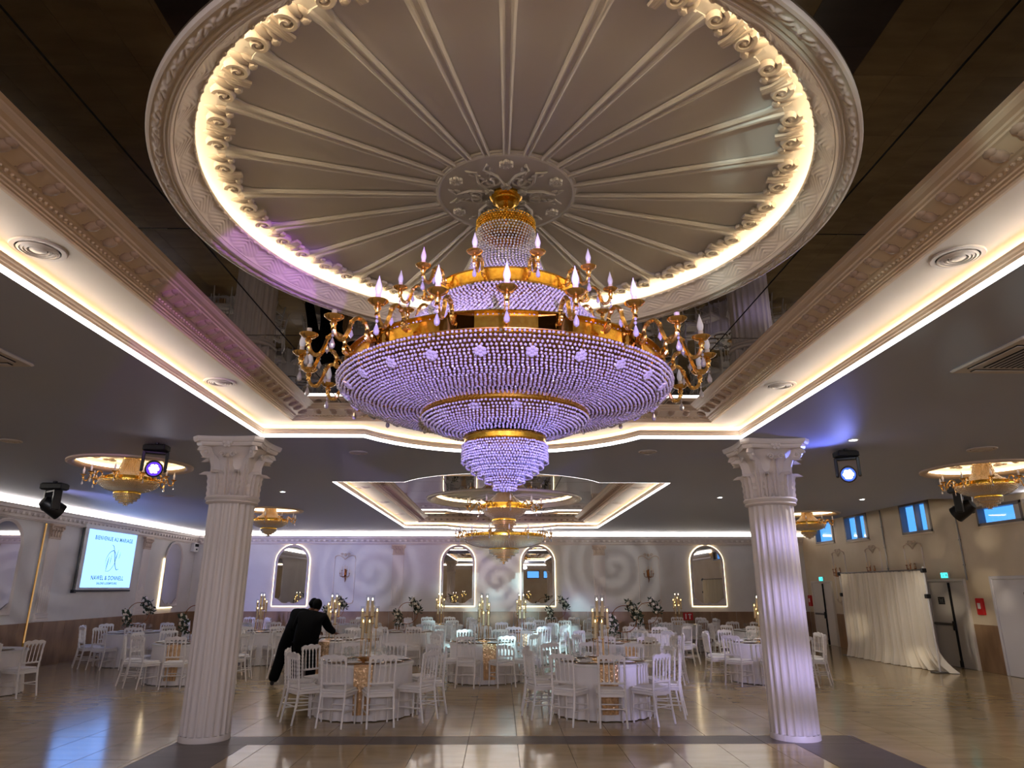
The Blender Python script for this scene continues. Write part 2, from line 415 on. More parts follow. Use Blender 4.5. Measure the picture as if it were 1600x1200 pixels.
def bead_surface(prof, step, jitter=0.0):
    pts = []
    for k, (r, z) in enumerate(resample(prof, step)):
        n = max(5, int(round(2*pi*r/step))); off = (k % 2)*0.5
        for i in range(n):
            a = 2*pi*(i+off)/n
            pts.append((r*cos(a)+random.uniform(-jitter, jitter), r*sin(a)+random.uniform(-jitter, jitter), z+random.uniform(-jitter, jitter)))
    return pts
def bead_columns(prof, step, ncol):
    pts = []
    for (r, z) in resample(prof, step):
        for i in range(ncol): pts.append((r*cos(2*pi*i/ncol), r*sin(2*pi*i/ncol), z))
    return pts

# ------------------------------------------------------------------ dimensions
ZC, ZS, ZM = 3.86, 4.04, 4.18           # main ceiling, soffit, mirror ceiling
XL, XR, YB, YF = -11.32, 11.35, 25.98, -8.0
X0 = 0.014
CHX, CHY = 0.02, 3.97                   # first dome and chandelier
CH2Y = 18.72
ZW = 1.043                              # wainscot height
def recess_path(y0, y1, hw=3.35):
    a, d = 1.93, 1.14; R = (a*a+d*d)/(2*d); th = math.asin(a/R)
    P = [(X0-hw, y0)]
    cy0 = y0-d+R
    for i in range(17):
        t = -th+2*th*i/16; P.append((X0+R*sin(t), cy0-R*cos(t)))
    P += [(X0+hw, y0), (X0+hw, y1)]
    cy1 = y1+d-R
    for i in range(17):
        t = th-2*th*i/16; P.append((X0+R*sin(t), cy1+R*cos(t)))
    P.append((X0-hw, y1)); return P
def offset_path(P, o):
    b = MB().sweep(P, [(o, 0)]); return [(v[0], v[1]) for v in b.v]
REC = [(-1.34, 9.28), (13.41, 24.02)]
COVES = [(-6.27, 11.5, 0.90), (-6.2, 18.5, 0.80), (8.40, 11.62, 0.90), (8.55, 19.05, 0.80)]

# tile material: world-space veins plus a small tone change from tile to tile
def tile_mat(m, c1, c2):
    nt = m.node_tree; b = nt.nodes['Principled BSDF']
    for n in [n for n in nt.nodes if n.type in ('TEX_NOISE', 'VALTORGB', 'MAPPING', 'TEX_COORD')]: nt.nodes.remove(n)
    g = nt.nodes.new('ShaderNodeNewGeometry'); oi = nt.nodes.new('ShaderNodeObjectInfo')
    mp = nt.nodes.new('ShaderNodeMapping'); mp.inputs['Scale'].default_value = (0.8, 2.6, 1)
    nt.links.new(g.outputs['Position'], mp.inputs[0]); nt.links.new(oi.outputs['Random'], mp.inputs['Location'])
    n = nt.nodes.new('ShaderNodeTexNoise'); n.inputs['Scale'].default_value = 2.0; n.inputs['Detail'].default_value = 5
    nt.links.new(mp.outputs[0], n.inputs['Vector'])
    r = nt.nodes.new('ShaderNodeValToRGB'); r.color_ramp.elements[0].position = 0.3; r.color_ramp.elements[1].position = 0.72
    r.color_ramp.elements[0].color = c1; r.color_ramp.elements[1].color = c2
    nt.links.new(n.outputs[0], r.inputs[0])
    hs = nt.nodes.new('ShaderNodeHueSaturation'); nt.links.new(r.outputs[0], hs.inputs['Color'])
    mr = nt.nodes.new('ShaderNodeMapRange'); mr.inputs[3].default_value = 0.92; mr.inputs[4].default_value = 1.06
    nt.links.new(oi.outputs['Random'], mr.inputs[0]); nt.links.new(mr.outputs[0], hs.inputs['Value'])
    nt.links.new(hs.outputs[0], b.inputs['Base Color'])
tile_mat(MT['tile'], rgb(186, 162, 120), rgb(160, 136, 98)); tile_mat(MT['tile_dark'], rgb(96, 84, 80), rgb(76, 66, 62))

# ------------------------------------------------------------------ floor
flo = MB().box(XL-0.2, YF-0.2, -0.2, XR+0.2, YB+0.2, -0.006).obj('floor', 'grout'); tag(flo, kind='structure')
TX, TY, GAP = 0.62, 1.24, 0.004
full_tile = MB().box(-TX/2+GAP/2, -TY/2+GAP/2, -0.012, TX/2-GAP/2, TY/2-GAP/2, 0, 0.002).mesh('tile', MT['tile'])
cells = []
def fill(x0, x1, y0, y1, ox, oy, tx, ty, dark):
    i0, i1 = math.floor((x0-ox)/tx), math.ceil((x1-ox)/tx); j0, j1 = math.floor((y0-oy)/ty), math.ceil((y1-oy)/ty)
    for i in range(i0, i1):
        for j in range(j0, j1):
            a, b = max(x0, ox+i*tx), min(x1, ox+(i+1)*tx); c, d = max(y0, oy+j*ty), min(y1, oy+(j+1)*ty)
            if b-a > 0.02 and d-c > 0.02: cells.append((a, b, c, d, dark))
BL0, BL1, BR0, BR1, BY0, BY1 = -4.05, -3.12, 3.68, 4.62, 9.32, 9.81
fill(XL, XR, BY1, YB, -0.40, BY1, TX, TY, False)
fill(XL, BL0, YF, BY1, -0.40, BY1, TX, TY, False); fill(BR1, XR, YF, BY1, -0.40, BY1, TX, TY, False)
fill(BL1, BR0, YF, BY0, -0.40, BY0, TX, TY, False)
fill(BL0, BR1, BY0, BY1, -0.40, BY0, TY, BY1-BY0, True)
fill(BL0, BL1, YF, BY0, BL0, BY0, BL1-BL0, TY, True); fill(BR0, BR1, YF, BY0, BR0, BY0, BR1-BR0, TY, True)
def in_view(c):
    x, y = (c[0]+c[1])/2, (c[2]+c[3])/2
    return y > 6.6 and abs(x) < 0.80*y+0.6
near = sorted([c for c in cells if in_view(c)], key=lambda c: c[2])[:290]
nearset = set(near)
for (a, b, c, d, dk) in near:
    if not dk and abs(b-a-TX) < 1e-6 and abs(d-c-TY) < 1e-6: me = full_tile; loc = ((a+b)/2, (c+d)/2, 0)
    else:
        hx, hy = (b-a)/2-GAP/2, (d-c)/2-GAP/2
        me = MB().box(-hx, -hy, -0.012, hx, hy, 0, 0.002).mesh('tile', MT['tile_dark' if dk else 'tile']); loc = ((a+b)/2, (c+d)/2, 0)
    add('tile', me, flo, loc)
rest = MB(); restd = MB()
for c in cells:
    if c in nearset: continue
    (restd if c[4] else rest).box(c[0]+GAP/2, c[2]+GAP/2, -0.012, c[1]-GAP/2, c[3]-GAP/2, 0)
tag(rest.obj('tile', 'tile', flo), kind='stuff'); tag(restd.obj('tile', 'tile_dark', flo), kind='stuff')

# ------------------------------------------------------------------ ceiling
def circ(cx, cy, r, n=64): return [(cx+r*cos(2*pi*i/n), cy+r*sin(2*pi*i/n)) for i in range(n)]
outer = [(XL-0.1, YF-0.1), (XR+0.1, YF-0.1), (XR+0.1, 15.8), (10.0, 15.8), (10.0, YB+0.1), (XL-0.1, YB+0.1)]
ceil = MB().poly(outer, [recess_path(*r) for r in REC]+[circ(c[0], c[1], c[2]) for c in COVES], ZC, up=False).obj('ceiling', 'ceiling')
tag(ceil, kind='structure')
# light well by the windows and the roof slab that closes everything
wb = MB(); wb.box(10.0, 15.72, ZC, XR+0.1, 15.8, 4.7); wb.box(9.92, 15.8, ZC+0.001, 10.0, YB, 4.7)
tag(wb.obj('trim_1', 'wall_tan'), kind='structure')
tag(MB().box(XL-0.2, YF-0.2, 4.7, XR+0.2, YB+0.2, 4.9).obj('ceiling_slab', 'wall_tan'), kind='structure')

def rect(hx0, hx1, y0, y1): return [(hx0, y0), (hx1, y0), (hx1, y1), (hx0, y1)]
for ri, (y0, y1) in enumerate(REC):
    P = recess_path(y0, y1)
    led = MB().sweep(P, [(0.0, ZC), (0.006, ZC), (0.006, ZC+0.044), (0.0, ZC+0.044)]).obj('trim_%d' % (10+ri*6), 'led'); tag(led, kind='structure')
    mo = MB().sweep(P, [(-0.004, ZC+0.043), (0.008, ZC+0.046), (0.010, ZC+0.066), (0.018, ZC+0.072), (0.02, ZC+0.088), (0.032, ZC+0.098), (0.036, ZC+0.116), (0.02, ZC+0.122), (-0.16, ZC+0.122), (-0.16, ZS)]).obj('trim_%d' % (11+ri*6), 'plaster_rose', smooth=True)
    tag(mo, kind='structure')
    hid = MB().sweep(P, [(-0.115, ZC+0.124), (-0.115, ZC+0.134), (-0.14, ZC+0.134), (-0.14, ZC+0.124)]).obj('trim_%d' % (12+ri*6), 'led_hidden'); tag(hid, kind='structure')
    cx0, cx1, cy0, cy1 = X0-2.86, X0+2.86, y0+0.28, y1-0.28
    so = MB().poly(offset_path(P, -0.16), [rect(cx0, cx1, cy0, cy1)], ZS, up=False).obj('ceiling_soffit', 'soffit'); tag(so, kind='structure')
    prof = [(-0.02, ZS), (-0.02, ZS-0.012), (0.0, ZS-0.012), (0.004, ZS+0.004), (0.016, ZS+0.006), (0.018, ZS+0.018), (0.034, ZS+0.02), (0.036, ZS+0.034), (0.05, ZS+0.036), (0.055, ZS+0.05), (0.07, ZS+0.052), (0.085, ZS+0.06), (0.10, ZS+0.062),
            (0.18, ZS+0.108), (0.195, ZS+0.112), (0.20, ZS+0.124), (0.215, ZS+0.128), (0.222, ZS+0.14), (0.25, ZS+0.145), (0.27, ZS+0.16), (0.275, ZS+0.168), (0.30, ZS+0.172), (0.30, ZM)]
    prof = [(o_*1.27 if o_ > 0 else o_, ZS+(z_-ZS)*(0.81 if z_ > ZS else 1)) for o_, z_ in prof[:-1]]+[(0.381, ZM)]
    co = MB().sweep(rect(cx0, cx1, cy0, cy1), prof).obj('trim_%d' % (13+ri*6), 'plaster_rose', smooth=False); tag(co, kind='structure')
    # dentil pearls and leaf brackets of the cornice
    pearls = MB(); br = MB()
    br.blob((0, 0, 0), 0.062, 0.052, 0.036, 8, 5); br.blob((0.045, 0.0, -0.012), 0.03, 0.048, 0.02, 8, 4)
    for s_ in (-1, 1): br.blob((-0.045, 0.04*s_, 0.012), 0.016, 0.014, 0.014, 6, 4)
    bme = br.mesh('bracket', MT['plaster_brown'], True); stuffb = MB()
    sides = [((cx0, cy0), (cx0, cy1), 0), ((cx1, cy1), (cx1, cy0), pi), ((cx0, cy1), (cx1, cy1), -pi/2), ((cx1, cy0), (cx0, cy0), pi/2)]
    for (a, b, rz) in sides:
        L = sqrt((b[0]-a[0])**2+(b[1]-a[1])**2); d = ((b[0]-a[0])/L, (b[1]-a[1])/L); nrm = (cos(rz), sin(rz))
        n = int(round((L-0.36)/0.21))
        for k in range(n+1):
            t = 0.18+(L-0.36)*k/n; x, y = a[0]+d[0]*t+nrm[0]*0.178, a[1]+d[1]*t+nrm[1]*0.178
            if ri == 0 and y > 1.4:
                o = add('bracket', bme, co); o.location = (x, y, ZS+0.072); o.rotation_euler = (0, -0.43, rz); o.rotation_mode = 'XYZ'
            elif y > 1.4 and rz != pi/2:
                s0 = len(stuffb.v); stuffb.blob((0, 0, 0), 0.062, 0.052, 0.034, 6, 4)
                stuffb.xf(Matrix.Translation((x, y, ZS+0.072)) @ Matrix.Rotation(rz, 4, 'Z') @ Matrix.Rotation(-0.43, 4, 'Y'), s0)
        m = int(L/0.05)
        for k in range(m):
            t = 0.1+(L-0.2)*k/m; x, y = a[0]+d[0]*t+nrm[0]*0.079, a[1]+d[1]*t+nrm[1]*0.079
            if y > 1.4 and (ri == 0 or k % 2 == 0): pearls.blob((x, y, ZS+0.038), 0.015, 0.015, 0.013, 5, 3)
    tag(pearls.obj('pearl', 'plaster_rose', co), kind='stuff')
    if ri == 1: tag(stuffb.obj('bracket', 'plaster_brown', co), kind='stuff')
    # smoked mirror panels above the cornice, each its own pane
    mx0, mx1, my0, my1 = cx0+0.36, cx1-0.36, cy0+0.36, cy1-0.36
    dcy = CHY if ri == 0 else CH2Y
    mb = MB().box(mx0-0.05, my0-0.05, ZM+0.27, mx1+0.05, my1+0.05, ZM+0.30)
    mir = mb.obj('ceiling_mirror', 'backing'); tag(mir, kind='structure')
    if ri == 0: xs = [mx0, X0-2.12, X0, X0+2.12, mx1]; ys = [my0, 0.08, 2.1, 4.12, 6.14, 8.16, my1]
    else: xs = [mx0, X0-1.3, X0, X0+1.3, mx1]; ys = [my0, 15.5, 17.1, 18.72, 20.3, 21.9, my1]
    bk = MB()
    for i in range(len(xs)-1):
        for j in range(len(ys)-1):
            xa, xb, ya, yb = xs[i]+0.007, xs[i+1]-0.007, ys[j]+0.007, ys[j+1]-0.007
            if yb-ya < 0.05: continue
            st = 0.075; nx, ny = max(1, int((xb-xa)/st)), max(1, int((yb-ya)/st))
            hit = min(abs(xa), abs(xb)) < 2.1 or xa*xb < 0
            b = MB(); idx = {}
            near_d = not (yb < dcy-2.1 or ya > dcy+2.1)
            if not near_d: nx = ny = 1
            def vid(u, v):
                if (u, v) not in idx:
                    idx[(u, v)] = len(b.v); b.v.append((xa+(xb-xa)*u/nx, ya+(yb-ya)*v/ny, ZM))
                return idx[(u, v)]
            for u in range(nx):
                for v in range(ny):
                    x, y = xa+(xb-xa)*(u+.5)/nx, ya+(yb-ya)*(v+.5)/ny
                    if near_d and (x-CHX)**2+(y-dcy)**2 < 2.05**2: continue
                    b.f.append((vid(u, v), vid(u, v+1), vid(u+1, v+1), vid(u+1, v)))
            if b.f: b.obj('mirror_pane', 'smoked', mir)
    # black strips seen through the joints
    sb = MB()
    for x in xs[1:-1]:
        for (ya, yb) in ((my0, dcy-2.06), (dcy+2.06, my1)) if abs(x-CHX) < 1.9 else ((my0, my1),): sb.box(x-0.012, ya, ZM+0.004, x+0.012, yb, ZM+0.01)
    for y in ys[1:-1]:
        if abs(y-dcy) < 2.0:
            h = sqrt(max(0.0, 2.06**2-(y-dcy)**2)); sp = ((mx0, CHX-h), (CHX+h, mx1))
        else: sp = ((mx0, mx1),)
        for a, b_ in sp: sb.box(a, y-0.012, ZM+0.004, b_, y+0.012, ZM+0.01)
    sb.obj('joint', 'backing', mir)

# ------------------------------------------------------------------ walls
def wallbox(name, *b, m='wall'):
    o = MB().box(*b).obj(name, m); return tag(o, kind='structure')
wl = wallbox('wall_left', XL-0.2, YF-0.2, 0, XL, YB+0.2, 4.7)
wbk = wallbox('wall_back', XL, YB, 0, XR, YB+0.2, 4.7)
# front wall behind the photographer: two glazed openings
fw = MB().poly([(XL, 0), (XR, 0), (XR, 4.7), (XL, 4.7)], [[(s_*a, 2.65), (s_*b_, 2.65), (s_*b_, 3.3), (s_*a, 3.3)] for s_ in (1,) for a, b_ in ((2.2, 3.3), (3.6, 4.7))], 0)
fw.xf(Matrix.Translation((0, YF, 0)) @ Matrix.Rotation(pi/2, 4, 'X')); tag(fw.obj('wall_front', 'wall_tan'), kind='structure')
for k, s_ in enumerate((1,)):
    f = MB()
    for a, b_ in ((2.2, 3.3), (3.6, 4.7)):
        for u0, u1, z0, z1 in ((a, a+.06, 2.65, 3.3), (b_-.06, b_, 2.65, 3.3), (a, b_, 2.65, 2.71), (a, b_, 3.24, 3.3)): f.box(min(s_*u0, s_*u1), YF-0.05, z0, max(s_*u0, s_*u1), YF+0.03, z1)
    tag(f.obj('window_%d' % (8+k), 'winframe'), kind='structure')
# right wall with four high window openings
WIN = [(14.73, 16.2, 3.27, 3.72), (17.96, 19.36, 3.30, 4.12), (21.16, 22.6, 3.32, 4.12), (23.42, 24.8, 3.38, 4.12)]
rw = MB().poly([(YF, 0), (YB+0.2, 0), (YB+0.2, 4.7), (YF, 4.7)], [[(a, c), (b, c), (b, d), (a, d)] for a, b, c, d in WIN], 0)
rw.xf(Matrix(((0, 0, 1, XR), (1, 0, 0, 0), (0, 1, 0, 0), (0, 0, 0, 1)))); wr = rw.obj('wall_right', 'wall_tan'); tag(wr, kind='structure')
for k, (a, b, c, d) in enumerate(WIN):
    f = MB(); t = 0.06; x0, x1 = XR-0.02, XR+0.16
    f.box(x0, a, c, x1, a+t, d); f.box(x0, b-t, c, x1, b, d); f.box(x0, a, c, x1, b, c+t); f.box(x0, a, d-t, x1, b, d)
    if k in (1, 2): f.box(x0+0.03, (a+b)/2-0.03, c, x1, (a+b)/2+0.03, d)
    wn = f.obj('window_%d' % (k+1), 'winframe'); tag(wn, kind='structure')
    MB().box(XR+0.11, a+t, c+t, XR+0.118, b-t, d-t).obj('pane', 'pane', wn)
    MB().box(XR-0.05, a-0.04, c-0.05, XR+0.0, b+0.04, c-0.005).obj('sill', 'wall_tan', wn)
    MB().box(XR+0.1, a+t, c+t, XR+0.108, a+t+0.32, d-t).obj('blind', 'white', wn)

# wainscot of stone panels
def panels(wall, axis, fixed, a, b, step, sign, h=ZW):
    n = max(1, int(round((b-a)/step)))
    for k in range(n):
        p, q = a+(b-a)*k/n+0.006, a+(b-a)*(k+1)/n-0.006
        hh = h; t0, t1 = sorted((fixed+sign*0.002, fixed+sign*0.03))
        m = MB()
        if axis == 'x': m.box(t0, p, 0.0, t1, q, hh, 0.004)
        else: m.box(p, t0, 0.0, q, t1, hh, 0.004)
        m.obj('panel', 'marble', wall)
panels(wl, 'x', XL, 8.0, YB, 0.9, 1); panels(wbk, 'y', YB, XL+0.03, XR-0.03, 0.9, -1)
for a, b in ((8.0, 14.55), (16.15, 17.0), (18.62, 23.9), (25.55, YB-0.03)): panels(wr, 'x', XR, a, b, 0.85, -1)

# wall cornices with their light coves
WPATHS = {'left': ([(XL, YB), (XL, YF)], 'plaster'), 'back': ([(XR, YB), (XL, YB)], 'plaster'), 'right': ([(XR, YF), (XR, 14.5)], 'plaster'), 'front': ([(XL, YF), (XR, YF)], 'plaster')}
CP = [(0.0, 3.40), (0.03, 3.405), (0.035, 3.43), (0.06, 3.44), (0.065, 3.5), (0.11, 3.56), (0.12, 3.60), (0.15, 3.62), (0.155, 3.68), (0.165, 3.69), (0.165, 3.715), (0.02, 3.715)]
for k, (nm, (pth, m)) in enumerate(WPATHS.items()):
    c = MB().sweep(pth, CP, closed=False).obj('trim_%d' % (30+k*2), m); tag(c, kind='structure')
    l = MB().sweep(pth, [(0.03, 3.73), (0.045, 3.73), (0.045, 3.80), (0.03, 3.80)], closed=False).obj('trim_%d' % (31+k*2), 'led_perimeter'); tag(l, kind='structure')
    dn = MB(); (ax, ay), (bx, by) = pth; L = sqrt((bx-ax)**2+(by-ay)**2); dx, dy = (bx-ax)/L, (by-ay)/L
    if nm in ('left', 'back'):
        for j in range(int(L/0.2)):
            t = 0.1+0.2*j; x, y = ax+dx*t-dy*0.085, ay+dy*t+dx*0.085
            s0 = len(dn.v); dn.box(-0.045, -0.035, -0.045, 0.045, 0.035, 0.045, 0.012)
            dn.xf(Matrix.Translation((x, y, 3.545)) @ Matrix.Rotation(atan2(dy, dx), 4, 'Z'), s0)
        tag(dn.obj('dentil', 'plaster', c), kind='stuff')

# ------------------------------------------------------------------ columns
def acanthus(h, wd, curl, bend=0.0, n=9):
    """leaf standing in the xz plane facing +x, serrated rim, tip curling outwards"""
    b = MB(); rows = []
    for k in range(n+1):
        t = k/n
        if t < 0.78: z = h*t/0.78*0.93; x = bend*t*t
        else:
            a = (t-0.78)/0.22*pi*0.95; z = h*0.93+curl*sin(a)*0.9; x = bend*0.6+curl*(1-cos(a))*0.9
        ww = wd*(0.62+0.38*sin(pi*min(1, t*1.15)))*(1-0.45*max(0, t-0.6)/0.4)*(1.0 if k % 2 else 0.8)
        row = []
        for q, d in ((-1, 0.0), (-0.5, 0.018), (-0.08, 0.006), (0, 0.022), (0.08, 0.006), (0.5, 0.018), (1, 0.0)):
            row.append((x+d*2.6-0.05*abs(q)**1.5+(0.010 if (k % 2) else 0), ww/2*q, z))
        rows.append(row)
    m = len(rows[0])
    for r in rows: b.v += r
    for k in range(n):
        for i in range(m-1): b.f.append((k*m+i, k*m+i+1, (k+1)*m+i+1, (k+1)*m+i))
    return b
def spiral(turns, r0, r1, n=28, ph=0.0):
    return [(( r0+(r1-r0)*k/n)*cos(ph+2*pi*turns*k/n), (r0+(r1-r0)*k/n)*sin(ph+2*pi*turns*k/n)) for k in range(n+1)]
leaf_lo = acanthus(0.31, 0.185, 0.06, 0.03).mesh('leaf', MT['column'], True)
leaf_hi = acanthus(0.53, 0.165, 0.075, 0.075).mesh('leaf', MT['column'], True)
def volute_mb():
    b = MB()
    sp = spiral(1.6, 0.075, 0.012)
    b.tube([(x, 0, z) for x, z in sp], [0.03-0.014*k/28 for k in range(29)], 6, flat=1.6)
    b.tube([(-0.15, 0, -0.22), (-0.10, 0, -0.06), (-0.02, 0, 0.06), (0.075, 0, 0.0)], [0.02, 0.028, 0.03, 0.03], 6, flat=1.6)
    b.blob((0, 0, 0), 0.03, 0.05, 0.03, 8, 5)
    return b
vol_me = volute_mb().mesh('volute', MT['column'], True)
def make_column(x, y, label):
    r = empty('column', (x, y, 0), 0, label, 'column', 'fluted columns')
    sh = MB(); N = 20
    def fl(rr, a, z):
        u = (a*N/(2*pi)) % 1.0
        return rr-0.021*max(0, sin(pi*min(1, max(0, (u-0.12)/0.76))))**0.7
    sh.lathe([(0.312, 0.0), (0.312, 0.05), (0.306, 0.07)], 40)
    sh.lathe([(0.306, 0.07), (0.306, 0.12), (0.303, 2.94), (0.303, 2.97)], N*8, fl=fl)
    sh.obj('shaft', 'column', r, smooth=True)
    c = MB(); c.lathe([(0.30, 2.96), (0.335, 2.97), (0.35, 2.985), (0.335, 3.005), (0.355, 3.02), (0.365, 3.045), (0.35, 3.065), (0.30, 3.07)], 40); c.obj('collar', 'column', r, smooth=True)
    bell = MB().lathe([(0.27, 3.06), (0.262, 3.3), (0.27, 3.52), (0.32, 3.68), (0.39, 3.74)], 32).obj('capital', 'column', r, smooth=True)
    for k in range(8):
        a = 2*pi*k/8+pi/8
        add('leaf', leaf_lo, bell, (0.288*cos(a), 0.288*sin(a), 3.07), (0, 0, a))
        a = 2*pi*k/8
        add('leaf', leaf_hi, bell, (0.272*cos(a), 0.272*sin(a), 3.07), (0, 0, a))
    for k in range(4):
        a = pi/4+pi/2*k
        add('volute', vol_me, bell, (0.46*cos(a), 0.46*sin(a), 3.66), (0, 0, a))
        a = pi/2*k
        for s_ in (-1, 1):
            q = spiral(1.3, 0.045, 0.008, 18)
            v = MB().tube([(0, s_*px, pz) for px, pz in q], 0.012, 5)
            v.obj('helix', 'column', bell, (0.37*cos(a)-s_*0.07*sin(a), 0.37*sin(a)+s_*0.07*cos(a), 3.62), (0, 0, a))
        f = MB(); f.blob((0, 0, 0), 0.035, 0.05, 0.05, 8, 5)
        for j in range(6): f.blob((0.02, 0.05*cos(j*pi/3), 0.05*sin(j*pi/3)), 0.015, 0.024, 0.024, 6, 4)
        f.obj('rosette', 'column', bell, (0.40*cos(a), 0.40*sin(a), 3.775), (0, 0, a))
    ab = MB()
    def abring(e, z):
        pts = []
        for k in range(4):
            a0 = pi/4+pi/2*k; c0 = Vector((cos(a0), sin(a0)))*(e*1.36); tan = Vector((-sin(a0), cos(a0)))
            pa = c0-tan*0.07; pb = c0+tan*0.07
            a1 = a0+pi/2; c1 = Vector((cos(a1), sin(a1)))*(e*1.36); pc = c1-Vector((-sin(a1), cos(a1)))*0.07
            pts += [pa, pb]
            mid = Vector((cos(a0+pi/4), sin(a0+pi/4)))*e*0.86
            for t in (0.2, 0.4, 0.6, 0.8):
                q = pb*(1-t)**2+mid*2*t*(1-t)*1.0+pc*t*t; pts.append(q)
        return [(p.x, p.y, z) for p in pts]
    levels = [(0.40, 3.735), (0.415, 3.76), (0.42, 3.785), (0.44, 3.79), (0.455, 3.82), (0.46, 3.858)]
    rings = [abring(*l) for l in levels]; m = len(rings[0])
    for rr in rings: ab.v += rr
    for j in range(len(rings)-1):
        for i in range(m): ab.f.append((j*m+i, j*m+(i+1) % m, (j+1)*m+(i+1) % m, (j+1)*m+i))
    ab.f.append(tuple(range(m-1, -1, -1))); ab.f.append(tuple((len(rings)-1)*m+i for i in range(m)))
    ab.obj('abacus', 'column', r)
    return r
c1 = make_column(-3.78, 9.66, 'white fluted column with leafy capital standing left of the front tables')
for x, y, lb in ((3.83, 9.66, 'white fluted column lit violet standing right of the front tables'), (-3.78, -1.75, 'white fluted column behind the photographer, left one'), (3.83, -1.75, 'white fluted column behind the photographer, right one')):
    c = copy_tree(c1); c.location = (x, y, 0); c['label'] = lb

# ------------------------------------------------------------------ ceiling domes
def relief_ring(prof, seg, h, cx=0.0, cy=0.0):
    """lathe around z whose surface is pushed along its normal by h(theta, t)"""
    P = np.array(prof, float); n = len(P); T = np.gradient(P, axis=0); T /= np.linalg.norm(T, axis=1, keepdims=True)
    Nn = np.stack([-T[:, 1], T[:, 0]], 1)
    L = np.concatenate([[0], np.cumsum(np.linalg.norm(np.diff(P, axis=0), axis=1))]); t = L/L[-1]
    th = np.arange(seg)*2*pi/seg; TH, TT = np.meshgrid(th, t)
    H = h(TH, TT)
    R = P[:, 0][:, None]+Nn[:, 0][:, None]*H; Z = P[:, 1][:, None]+Nn[:, 1][:, None]*H
    V = np.stack([R*np.cos(TH), R*np.sin(TH), Z], -1).reshape(-1, 3)
    i = np.arange(seg); i2 = (i+1) % seg
    Fc = np.concatenate([np.stack([j*seg+i, j*seg+i2, (j+1)*seg+i2, (j+1)*seg+i], 1) for j in range(n-1)])
    return V, Fc
def np_obj(name, V, Fc, m, parent, smooth=True):
    me = np_mesh(name, np.asarray(V), np.asarray(Fc), MT[m])
    if smooth: me.polygons.foreach_set('use_smooth', [True]*len(me.polygons))
    return add(name, me, parent)
def h_leafband(TH, T):
    u = (TH*40/(2*pi)) % 1.0; x = (u-0.5)*2
    vein = np.abs(np.sin(pi*(3.2*np.abs(x)+4.0*T)))**0.7
    leaf = np.clip(1.15-np.abs(x)/(0.35+0.6*np.sin(pi*np.clip(T*0.92+0.06, 0, 1))), 0, 1)**0.5
    return np.sin(pi*T)**0.35*(0.018*leaf*(0.35+0.65*vein)-0.003)
def h_rosewreath(TH, T):
    u = TH*72/(2*pi); a = (u % 1.0)-0.5; b = T-0.5
    flower = np.clip(1-np.sqrt((a*1.5)**2+(b*1.5)**2)*1.35, 0, 1)*(0.72+0.28*np.cos(5*np.arctan2(b, a)))
    a2 = ((u+0.5) % 1.0)-0.5; lv = np.clip(1-((a2*2.2)**2+(b*2.0)**2)*1.6, 0, 1)*np.abs(np.sin(9*a2+7*b))
    return 0.026*np.maximum(flower, 0.8*lv)
ring_seg = 1400
